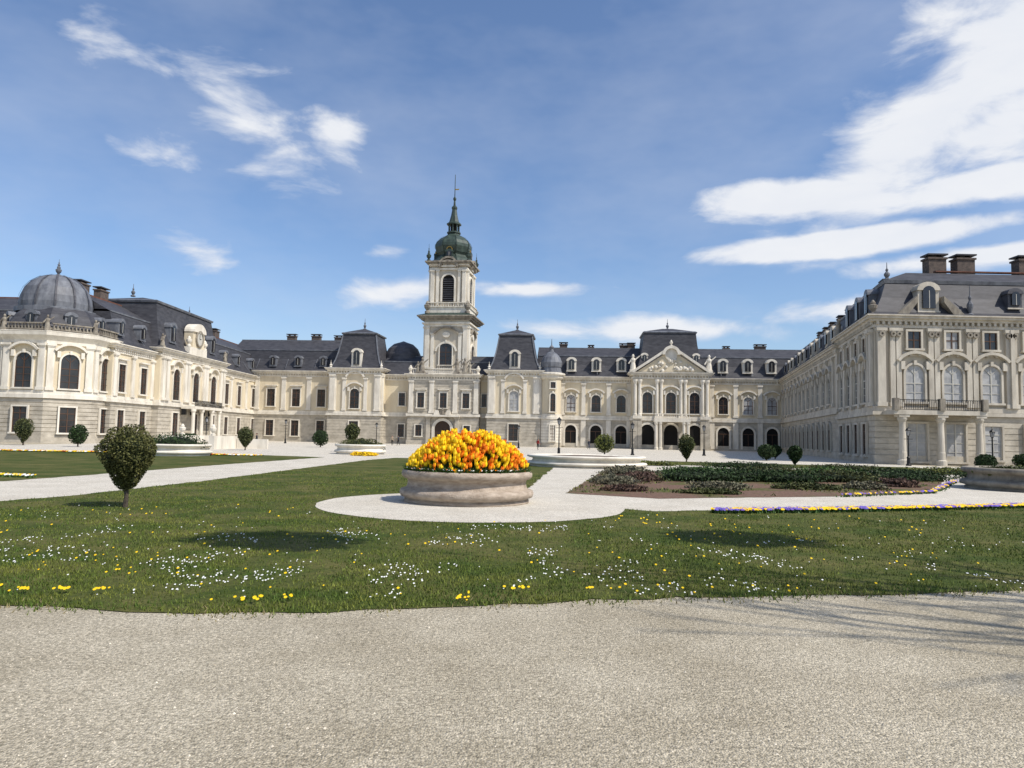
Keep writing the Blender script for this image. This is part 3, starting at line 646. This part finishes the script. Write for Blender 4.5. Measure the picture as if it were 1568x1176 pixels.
def core(name,c,rx,ry,rz,parent,k=.78,shape=None,m='leafcore'):
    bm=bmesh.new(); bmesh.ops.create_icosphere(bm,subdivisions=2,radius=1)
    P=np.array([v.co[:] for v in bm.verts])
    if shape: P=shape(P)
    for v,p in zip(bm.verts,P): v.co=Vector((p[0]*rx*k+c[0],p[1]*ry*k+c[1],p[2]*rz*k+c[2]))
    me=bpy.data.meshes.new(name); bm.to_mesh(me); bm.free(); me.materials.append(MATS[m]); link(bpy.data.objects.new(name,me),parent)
def tube(V,Fc,p0,p1,r0,r1,n=7):
    p0,p1=Vector(p0),Vector(p1); d=(p1-p0).normalized(); u=d.orthogonal().normalized(); w=d.cross(u); k=len(V)
    for p,r in ((p0,r0),(p1,r1)):
        for i in range(n): a=2*math.pi*i/n; V.append(tuple(p+u*math.cos(a)*r+w*math.sin(a)*r))
    for i in range(n): Fc.append((k+i,k+(i+1)%n,k+n+(i+1)%n,k+n+i))
def heart(P):
    P=P.copy(); t=np.clip((P[:,2]+1)/1.3,0.0,1); f=.30+.70*t**.75; P[:,0]*=f; P[:,1]*=f; return P
def topiary(x,y,w,h,n=900,trunk=.25,m='leafdark',shape=None,seed=0,name='topiary_bush',ls=.05,lump=.07):
    e=empty(name); cz=trunk+(h-trunk)/2; rz=(h-trunk)/2
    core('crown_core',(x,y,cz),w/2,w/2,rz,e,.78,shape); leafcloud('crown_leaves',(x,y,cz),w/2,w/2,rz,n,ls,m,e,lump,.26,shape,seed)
    V=[];Fc=[]; tube(V,Fc,(x,y,0),(x+.02,y,trunk*.6),w*.05,w*.038); tube(V,Fc,(x+.02,y,trunk*.6),(x,y,cz),w*.038,w*.03)
    for a in range(5):
        an=a*1.26; tube(V,Fc,(x,y,trunk*.8),(x+math.cos(an)*w*.2,y+math.sin(an)*w*.2,cz-.1*rz),w*.02,w*.01)
    mesh_obj('trunk',V,Fc,'bark',e)
topiary(-9.75,18.9,1.42,2.08,9000,.42,'leaftopiary',heart,1,'topiary_tree',.033,.10)
for i,(x,y,w,h,tr,m) in enumerate([(-52,79,2.0,2.9,.3,'leafolive'),(-45,77,1.8,2.3,.25,'leafdark'),(-27.6,77,1.7,2.4,.3,'leafolive'),(-25.7,100,2.1,2.3,.2,'leafdark'),(-16.3,76,1.6,3.0,.9,'leafolive'),
    (11.4,90,2.4,2.5,.2,'leafyellow'),(15.9,67,1.55,2.5,.25,'leafolive'),(26.6,77,1.8,1.7,.2,'leafdark'),(23.8,62,1.3,1.7,.2,'leafdark'),(38.5,60,1.6,1.3,.1,'leafdark'),(-38,88,2,1.6,.2,'leafdark'),(46,66,2.2,1.4,.1,'leafdark'),(30,84,1.6,1.6,.2,'leafdark')]):
    topiary(x,y,w,h,1500,tr,m,heart if i%2==0 else None,i+3,ls=.09)
# shrubs in the bed
sh=[(9.0,36,2.3,1.0,.6,'leafdark'),(11.3,37,2.2,.95,.62,'leafdark'),(13.6,36.8,2.0,.95,.55,'leafdark'),(16.6,38,2.0,.95,.6,'leafolive'),(19.6,39.5,2.2,.9,.5,'leafdark'),(22.2,40.8,1.6,.9,.5,'leafdark'),
    (4.6,33,.9,1.4,.35,'leafgrey'),(6.2,36,.9,1.5,.4,'leafpurple'),(6.4,41,1.2,1.4,.5,'leafgrey'),(8.6,30.6,1.1,.6,.28,'leafgrey'),(12.5,31.5,1.3,.5,.25,'leafolive'),(15.4,32.4,.9,.6,.3,'leafgrey'),
    (4.4,28.5,.8,.6,.2,'leafpurple'),(7.5,27.8,1.0,.4,.18,'leafolive'),(11,43,2.2,.8,.45,'leafgreen'),(15.5,45,2.2,.8,.45,'leafolive'),(20,46,2.2,.8,.45,'leafgreen'),(24.5,46.5,2.0,.8,.45,'leafdark'),(18.3,34.9,.7,.8,.35,'leafpurple'),
    (28,43.5,2,.9,.6,'leafdark'),(31.5,44.5,1.5,.8,.75,'leafdark'),(34,47,1.6,.8,.8,'leafdark'),(29.5,50.5,2.5,.8,.45,'leafyellow'),(24,53.5,3.0,.6,.45,'leafolive'),(36.5,55,3,.7,.5,'leafyellow'),(17.5,55.5,3.2,.6,.4,'leafdark'),(10.5,56.0,2.2,.6,.35,'leafyellow')]
for i,(x,y,rx,ry,h,m) in enumerate(sh):
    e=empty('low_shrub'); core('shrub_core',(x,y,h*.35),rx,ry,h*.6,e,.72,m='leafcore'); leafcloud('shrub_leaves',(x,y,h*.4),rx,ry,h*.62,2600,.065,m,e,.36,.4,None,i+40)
u=rng.random((16000,2)); P=np.stack([u[:,0]*28+1.5,u[:,1]*28+25],1); P=P[inpoly(P,L2)]; kk=np.array([mn.noise(Vector((x*.5,y*.4,9))) for x,y in P]); P=P[kk>.08]
rng.shuffle(P)
blades('bed_ground_plants',P[:len(P)*3//4],.04,.14,.02,'bladegreen',.9); blades('bed_dry_stems',P[len(P)*3//4:],.04,.16,.018,'leafgrey',.9)
def border(name,path,w,n,cols):
    e=empty(name); pts=[Vector(p) for p in path]; segs=[(pts[i],pts[i+1]) for i in range(len(pts)-1)]; Ls=[(q-p).length for p,q in segs]; T_=sum(Ls)
    P=[]
    for i in range(n):
        t=random.random()*T_
        for (p,q),l in zip(segs,Ls):
            if t<=l: break
            t-=l
        c=p+(q-p)*(t/l); nn=Vector((-(q-p).y,(q-p).x)).normalized(); c=c+nn*random.uniform(-w,w)*.5; P.append((c.x,c.y))
    P=np.array(P)
    for i,m in enumerate(cols):
        Q=np.array([p for p in P if int((mn.noise(Vector((p[0]*1.6,p[1]*1.6,2)))*3.4+random.random()*1.2+10))%len(cols)==i and random.random()<.6])
        if len(Q): flowers('blossoms_'+m,Q,.030,.12,m,6,e)
    blades('border_leaves',np.vstack([P,P+rng.normal(0,.06,P.shape)]),.05,.15,.02,'leafgreen',.7,0.01,e)
border('flower_border',[(5.6,20.4),(9.6,21.6),(14,23.2),(18.6,25.1),(30,29.3)],.5,4600,['flowerblue','floweryellow','flowerblue','flowerblue','floweryellow','flowerblue'])
border('flower_border',[(-50,58),(-32,60),(-20,59)],1.3,3500,['floweryellow','flowerred','floweryellow','flowerwhite'])
border('flower_border',[(-18.6,29),(-30,31.5),(-44,33)],.5,1500,['flowerwhite','floweryellow'])
border('flower_border',[(12,27.2),(17.3,30.4),(24,40)],.25,300,['floweryellow','flowerblue'])

# ------------------------------------------------------------------ planter with tulips
def stone_basin(name,x,y,r,h,m,n=64,inner='soil'):
    e=empty(name); b=Bld(name,e); F=Fr((x,y),0)
    prof=[(r*.93,0),(r*.93,h*.10),(r*.90,h*.13),(r*.98,h*.20),(r*1.0,h*.30),(r*.985,h*.40),(r*.90,h*.46),(r*.88,h*.62),(r*.89,h*.72),(r*.94,h*.76),(r*.975,h*.84),(r*.975,h*.93),(r*.95,h),(r*.84,h),(r*.83,h*.9)]
    b.lathe(m,F,0,0,prof,n); b.lathe(inner,F,0,0,[(r*.835,h*.86),(r*.6,h*.92),(.05,h*.97)],n); b.flush()
    for c in e.children: c.data.polygons.foreach_set('use_smooth',[len(p.vertices)==4 for p in c.data.polygons])
    return e
pe=stone_basin('tulip_planter',-1.3,22.5,2.02,.95,'planterstone')
V=[];Fc=[];mi=[];LV=[];LF_=[]
rs=random.Random(5)
def ell(r): return 1.0+.92*(1-(r/1.62)**2.6)
for i in range(1650):
    r=1.60*math.sqrt(rs.random()); a=rs.random()*2*math.pi; x=-1.3+r*math.cos(a); y=22.5+r*math.sin(a)
    zt=ell(r)+rs.uniform(-.17,.17)+.07*math.sin(5*a)
    ln=Vector((math.cos(a),math.sin(a),0))*(r/1.6)*.2; c=Vector((x,y,zt))+ln
    k=rs.uniform(.85,1.3); pr_=.66+.75*mn.noise(Vector((x*1.3,y*1.3,zt*1.5+3))) + (.12 if x<-1.3 else -.04)
    col=0 if rs.random()<pr_ else 1
    base=len(V); hh=.125*k; ax=(Vector((0,0,1))+ln*1.2+Vector((rs.uniform(-.2,.2),rs.uniform(-.2,.2),0))).normalized(); u_=ax.orthogonal().normalized(); w_=ax.cross(u_)
    for rr2,t in ((.012,0),(.042*k,.25),(.048*k,.6),(.036*k,1.0)):
        for j in range(6):
            an=j*math.pi/3; z2=t+(0.2 if (t==1.0 and j%2) else 0); V.append(tuple(c+ax*hh*(z2-.5)+(u_*math.cos(an)+w_*math.sin(an))*rr2))
    for q in range(3):
        for j in range(6): Fc.append((base+q*6+j,base+q*6+(j+1)%6,base+q*6+6+(j+1)%6,base+q*6+6+j)); mi.append(col)
    Fc.append(tuple(base+j for j in range(6))); mi.append(col)
    tube(LV,LF_,(x,y,.85),tuple(c-ax*hh*.5),.008,.006,3)
mesh_obj('tulip_heads',V,Fc,['tulipyellow','tuliporange'],pe,False,mi,fix=False)
for i in range(9000):
    r=1.74*math.sqrt(rs.random()); a=rs.random()*2*math.pi; x=-1.3+r*math.cos(a); y=22.5+r*math.sin(a); zt=.95+max(.17,(ell(min(r,1.6))-.9))*rs.uniform(.35,.97)
    k=len(LV); d=Vector((rs.uniform(-1,1),rs.uniform(-1,1),0)).normalized(); w_=Vector((-d.y,d.x,0))*.03; o=Vector((math.cos(a),math.sin(a),0))*(r/1.66)*.16
    z0=max(.85,zt-.38); p=Vector((min(r,1.66)*math.cos(a)-1.3,min(r,1.66)*math.sin(a)+22.5,z0)); m_=p+o*.5+d*.05+Vector((0,0,(zt-z0)*.55)); t_=p+o+d*.16+Vector((0,0,zt-z0))
    LV+=[tuple(p),tuple(m_-w_),tuple(t_),tuple(m_+w_)]; LF_.append((k,k+1,k+2,k+3))
mesh_obj('tulip_leaves',LV,LF_,'leafgreen',pe,fix=False)
Pr=np.array([(-1.3+q*math.cos(a),22.5+q*math.sin(a)) for q,a in ((rs.uniform(1.66,1.86),rs.random()*2*math.pi) for _ in range(520))])
flowers('pansies_white',Pr[:300],.020,1.02,'flowerwhite',6,pe); flowers('pansies_orange',Pr[300:380],.020,1.03,'tuliporange',6,pe); blades('pansy_leaves',np.vstack([Pr,Pr+rng.normal(0,.03,Pr.shape)]),.05,.11,.03,'leafgreen',.9,.93,pe)
def planted(name,x,y,r,h,m,leaf,hl,n=3500):
    e=stone_basin(name,x,y,r,h,m,56)
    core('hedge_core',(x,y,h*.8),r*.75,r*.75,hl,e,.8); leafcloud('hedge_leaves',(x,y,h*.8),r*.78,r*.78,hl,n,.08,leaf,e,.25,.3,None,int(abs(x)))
    return e
stone_basin('stone_basin',5.3,52,4.25,.78,'trim',64)
planted('stone_basin',24.3,34.3,3.05,1.0,'dirtystone','leafolive',.25)
planted('stone_basin',-25.9,57.5,2.6,.9,'trim','leafdark',.9)
planted('stone_basin',-14.4,71,2.45,.95,'trim','leafolive',.7)
for x,y,rx,ry,h,m in ((-34,74,2.5,.8,.9,'leafolive'),(-29.8,60,1.2,1.2,1.5,'leafyellow'),(-60,66,5,1,.5,'leafdark'),(-13,66,1.2,1,.35,'floweryellow')):
    e=empty('low_hedge'); core('hedge_core',(x,y,h*.4),rx,ry,h*.6,e,.8); leafcloud('hedge_leaves',(x,y,h*.4),rx,ry,h*.62,1500,.08,m,e,.2,.3,None,int(x))
e=empty('terrace_steps'); b=Bld('terrace',e); F=Fr((-30.5,78),R(0))
for i in range(5): b.box('trim',F,-3.6+i*.0,-1.2,-.5*i-4,-.5*i,0.005+.16*i,.16+.16*i)
b.box('trim',F,-1.1,-.5,-6,.6,0.005,1.4); b.box('trim',F,-4.4,-3.7,-6,.6,0.005,1.4); b.box('trim',F,-.45,3.0,-6,-5.6,0.005,1.1); balust(b,F,-9,-4.5,-5.8,0.3,1.0)
b.box('trim',F,-9,-4.45,-6.1,-5.5,0.005,.31)
for s in (-.8,-4.05): urn(b,F,s,.2,1.4,'trim',.7)
b.flush()

# ------------------------------------------------------------------ lamps
def lamp(x,y,h=3.9):
    e=empty('street_lamp'); b=Bld('lamp',e); F=Fr((x,y),0)
    b.lathe('darkmetal',F,0,0,[(.24,0),(.24,.12),(.16,.2),(.14,.7),(.18,.75),(.07,.9),(.055,h-.9),(.12,h-.85),(.05,h-.8)],10)
    b.lathe('curtain',F,0,0,[(.12,h-.8),(.2,h-.35)],6); b.lathe('darkmetal',F,0,0,[(.27,h-.35),(.27,h-.3),(.14,h-.15),(.05,h-.1),(.03,h)],6)
    for k in range(6):
        a=math.pi*k/3; V=[];Fc=[]; tube(V,Fc,(x+.13*math.cos(a),y+.13*math.sin(a),h-.8),(x+.21*math.cos(a),y+.21*math.sin(a),h-.35),.02,.02,4); b.add('darkmetal',V,Fc)
    b.box('darkmetal',F,-.4,.4,-.025,.025,h-1.15,h-1.1); b.flush()
for x,y,h in ((5.2,80,4.2),(14.8,90,4),(24.8,95,4),(36.8,68.5,3.6),(44.6,68.5,3.6),(-41.2,100,3.9),(1.3,125,4),(-39,128,4.2),(-24,132,4)): lamp(x,y,h)
# ------------------------------------------------------------------ people
def person(x,y,ang,h=1.74,top='coat',leg='jeans',stride=.28):
    e=empty('person'); k=h/1.74
    J={'pel':(0,0,.95),'wa':(0,.0,1.1),'ch':(0,.02,1.32),'nk':(0,.02,1.47),'hd':(0,.03,1.56),
       'hl':(-.1,0,.9),'kl':(-.1,stride*.6,.5),'al':(-.1,stride*.9-.05,.09),'fl':(-.1,stride*.9+.13,.04),
       'hr':(.1,0,.9),'kr':(.1,-stride*.2,.48),'ar':(.1,-stride*1.1,.14),'fr':(.1,-stride*1.1+.14,.04),
       'sl':(-.19,.02,1.40),'el':(-.25,-.10,1.13),'wl':(-.26,.02,.90),'gl':(-.26,.06,.82),
       'sr':(.19,.02,1.40),'er':(.25,.06,1.13),'wr':(.26,.22,.95),'gr':(.26,.28,.89)}
    rad={'pel':.135,'wa':.12,'ch':.15,'nk':.06,'hd':.06,'hl':.09,'kl':.06,'al':.042,'fl':.035,'hr':.09,'kr':.06,'ar':.042,'fr':.035,'sl':.06,'el':.045,'wl':.03,'gl':.03,'sr':.06,'er':.045,'wr':.03,'gr':.03}
    ks=list(J); ed=[('pel','wa'),('wa','ch'),('ch','nk'),('nk','hd'),('pel','hl'),('hl','kl'),('kl','al'),('al','fl'),('pel','hr'),('hr','kr'),('kr','ar'),('ar','fr'),('ch','sl'),('sl','el'),('el','wl'),('wl','gl'),('ch','sr'),('sr','er'),('er','wr'),('wr','gr')]
    me=bpy.data.meshes.new('body'); me.from_pydata([J[q] for q in ks],[(ks.index(a),ks.index(c)) for a,c in ed],[])
    o=link(bpy.data.objects.new('body',me)); sk=o.modifiers.new('s','SKIN'); 
    for i,q in enumerate(ks): me.skin_vertices[0].data[i].radius=(rad[q],rad[q])
    me.skin_vertices[0].data[0].use_root=True
    sb=o.modifiers.new('u','SUBSURF'); sb.levels=2; sb.render_levels=2
    dg=bpy.context.evaluated_depsgraph_get(); m2=bpy.data.meshes.new_from_object(o.evaluated_get(dg)); bpy.data.objects.remove(o)
    m2.materials.clear()
    for q in (top,leg,'skin','dark'): m2.materials.append(MATS[q])
    for p in m2.polygons:
        c=p.center; p.material_index= 3 if c.z<.1 else (1 if c.z<.93 and abs(c.x)<.2 else (2 if (c.z>1.46 or (abs(c.x)>.22 and c.z<.95)) else 0)); p.use_smooth=True
    o=link(bpy.data.objects.new('body',m2),e)
    bm=bmesh.new(); bmesh.ops.create_uvsphere(bm,u_segments=16,v_segments=12,radius=.105); 
    for v in bm.verts: v.co=Vector((v.co.x*.78,v.co.y*.92,v.co.z*1.12))+Vector((0,.035,1.63))
    r=bmesh.ops.create_cone(bm,segments=6,radius1=.015,radius2=.004,depth=.03); 
    for v in r['verts']: v.co+=Vector((0,.14,1.62))
    hm=bpy.data.meshes.new('head'); bm.to_mesh(hm); bm.free(); hm.materials.append(MATS['skin']); hm.materials.append(MATS['hair'])
    for p in hm.polygons: p.material_index=1 if (p.center.z>1.67 or p.center.y<.01) else 0; p.use_smooth=True
    link(bpy.data.objects.new('head',hm),e)
    e.location=(x,y,.006); e.rotation_euler=(0,0,ang); e.scale=(k,k,k)
person(-32.6,95,R(100),1.78,'coat','jeans')
person(4.1,112,R(-60),1.72,'redcoat','dark',.1)
person(-20.5,128,R(180),1.70,'beigecoat','dark',.05)
person(-19.6,129,R(60),1.76,'coat','dark',.2)
person(13.5,128,R(200),1.7,'coat','jeans',.2)

# ------------------------------------------------------------------ tree beside the viewer (casts the shadows on lawn and path)
te=empty('linden_tree'); V=[];Fc=[]
rt=random.Random(12)
def grow(p,d,L,r,lev):
    q=p+d*L; tube(V,Fc,p,q,r,r*.68,6 if lev<3 else 4)
    if lev>=6: return
    for i in range(3 if lev in(1,3) else 2):
        nd=(d+Vector((rt.uniform(-1,1),rt.uniform(-1,1),rt.uniform(-.35,.7)))*.62).normalized(); grow(q,nd,L*rt.uniform(.70,.85),r*.66,lev+1)
grow(Vector((17.4,4.2,0)),Vector((-.05,.05,1)).normalized(),4.4,.27,0)
A=Vector((5.8,7.9,14.0)); C=Vector((14.8,9.4,14.0)); cr=Vector((17.1,4.5,7))
for tg in (A,C):
    pr=cr
    for i in range(1,7):
        t=i/6; p=cr.lerp(tg,t)+Vector((0,0,1.0*math.sin(math.pi*t))); tube(V,Fc,pr,p,.05*(1-t)+.015,.05*(1-t)+.01,5); pr=p
mesh_obj('trunk_and_limbs',V,Fc,'bark',te)
for i,tg in enumerate((A,C)): leafcloud('leaf_clump',tuple(tg),1.35,1.1,.9,5200,.09,'leafgreen',te,.22,.8,None,i+80)

# ------------------------------------------------------------------ world
w=bpy.data.worlds.new('World'); sc.world=w; w.use_nodes=True; nt=w.node_tree; N=nt.nodes; L=nt.links
for n_ in list(N): N.remove(n_)
out=N.new('ShaderNodeOutputWorld'); bg=N.new('ShaderNodeBackground'); L.new(bg.outputs[0],out.inputs[0]); bg.inputs['Strength'].default_value=.10
sky=N.new('ShaderNodeTexSky'); sky.sky_type='NISHITA'; sky.sun_disc=False; sky.sun_elevation=R(50); sky.sun_rotation=R(120); sky.air_density=1.0; sky.dust_density=0.9; sky.ozone_density=2.5
def M(op,a,c=None,d=None,clamp=False):
    n=N.new('ShaderNodeMath'); n.operation=op; n.use_clamp=clamp
    for i,v in enumerate((a,c,d)):
        if v is None: continue
        if isinstance(v,(int,float)): n.inputs[i].default_value=v
        else: L.new(v,n.inputs[i])
    return n.outputs[0]
tc=N.new('ShaderNodeTexCoord'); sp=N.new('ShaderNodeSeparateXYZ'); L.new(tc.outputs['Generated'],sp.inputs[0])
X,Y,Z=sp.outputs
az=M('MULTIPLY',M('ARCTAN2',X,Y),57.2958); el=M('MULTIPLY',M('ARCSINE',Z),57.2958)
ae=N.new('ShaderNodeCombineXYZ'); L.new(az,ae.inputs[0]); L.new(el,ae.inputs[1])
def nse(scl,det,rgh,dist,off=0):
    mp=N.new('ShaderNodeMapping'); mp.inputs['Scale'].default_value=(scl[0],scl[1],1); mp.inputs['Location'].default_value=(off,off,off); L.new(ae.outputs[0],mp.inputs[0])
    n=N.new('ShaderNodeTexNoise'); n.inputs['Scale'].default_value=1; n.inputs['Detail'].default_value=det; n.inputs['Roughness'].default_value=rgh; n.inputs['Distortion'].default_value=dist; L.new(mp.outputs[0],n.inputs['Vector']); return n.outputs['Fac']
nA=nse((.14,.34),6,.58,.3); nB=nse((.045,.10),5,.6,0,4.2)
clouds=[(30,20.8,12,3.6,34,1.2),(36,25,9,7,30,1.25),(33,19.8,8,3.0,8,1.1),(22.0,17.2,8.5,1.5,-3,1.6),(33,17.0,7,1.4,3,1.3),(25,14.1,9.5,.95,2,1.9),(34,12.4,8,.8,2,1.3),(-20.5,22.5,7.5,3.8,-30,.70),(-14.0,21.8,3.2,1.8,-20,1.0),(-27,24.5,8,3,-25,.45),(-23.5,12.4,3.8,1.6,-8,.8),(-8.8,11.0,4.4,1.5,8,.9),(-10,13.8,2.4,.7,0,.8),(2,11.4,5.5,.7,0,1.05),(10,8.3,11,1.1,0,1.0),(26,9.3,11,1.1,0,.95),(-25,19.5,5,2,20,.6),(60,28,22,10,0,.9),(-70,30,30,8,0,.7),(150,25,50,9,0,.8)]
mask=None
for a0,e0,ra,re,rot,st in clouds:
    mp=N.new('ShaderNodeMapping'); mp.vector_type='TEXTURE'; mp.inputs['Location'].default_value=(a0,e0,0); mp.inputs['Rotation'].default_value=(0,0,R(rot)); mp.inputs['Scale'].default_value=(ra*1.5,re*1.5,1)
    L.new(ae.outputs[0],mp.inputs[0]); ln=N.new('ShaderNodeVectorMath'); ln.operation='LENGTH'; L.new(mp.outputs[0],ln.inputs[0])
    m_=M('MULTIPLY_ADD',ln.outputs['Value'],-st,st); m_=M('MAXIMUM',m_,0.0)
    mask=m_ if mask is None else M('MAXIMUM',mask,m_)
den=M('ADD',M('MULTIPLY',mask,1.1),M('MULTIPLY',M('SUBTRACT',nA,.5),2.0))
mr=N.new('ShaderNodeMapRange'); mr.interpolation_type='SMOOTHSTEP'; mr.inputs['From Min'].default_value=.22; mr.inputs['From Max'].default_value=1.0; L.new(M('MULTIPLY',den,M('MULTIPLY',mask,9.0,None,True)),mr.inputs['Value'])
haze=M('MULTIPLY',M('SUBTRACT',nB,.40,clamp=True),.9)
cov=M('MULTIPLY',M('MAXIMUM',mr.outputs[0],haze),.95,clamp=True)
skc=N.new('ShaderNodeMix'); skc.data_type='RGBA'; skc.blend_type='MULTIPLY'; skc.inputs['Factor'].default_value=1; L.new(sky.outputs[0],skc.inputs['A']); skc.inputs['B'].default_value=(1.30,1.38,1.52,1)
cc=N.new('ShaderNodeMix'); cc.data_type='RGBA'; L.new(M('MULTIPLY_ADD',mr.outputs[0],.55,M('MULTIPLY',nA,.55),True),cc.inputs['Factor']); cc.inputs['A'].default_value=(5.9,6.6,8.1,1); cc.inputs['B'].default_value=(9.2,9.3,9.5,1)
mx=N.new('ShaderNodeMix'); mx.data_type='RGBA'; L.new(cov,mx.inputs['Factor']); L.new(skc.outputs['Result'],mx.inputs['A']); L.new(cc.outputs['Result'],mx.inputs['B'])
L.new(mx.outputs['Result'],bg.inputs['Color'])
w.cycles.sampling_method='MANUAL'; w.cycles.sample_map_resolution=256
# ------------------------------------------------------------------ sun + camera
sd=bpy.data.lights.new('sun','SUN'); sd.energy=4.7; sd.angle=R(.5); sd.color=(1,.935,.84)
so=bpy.data.objects.new('sun',sd); sc.collection.objects.link(so); so.rotation_euler=Vector((-.86*math.cos(R(50)),.5*math.cos(R(50)),-math.sin(R(50)))).to_track_quat('-Z','Y').to_euler()
cd=bpy.data.cameras.new('camera'); cd.sensor_width=36; cd.lens=25.94; cd.clip_end=6000; cd.clip_start=.05
co=bpy.data.objects.new('camera',cd); sc.collection.objects.link(co)
co.matrix_world=Matrix.Translation((0,0,2.0))@Matrix.Rotation(R(94.05),4,'X')@Matrix.Rotation(R(1.15),4,'Z')
sc.camera=co
sc.view_settings.view_transform='Standard'; sc.view_settings.look='None'; sc.view_settings.exposure=0
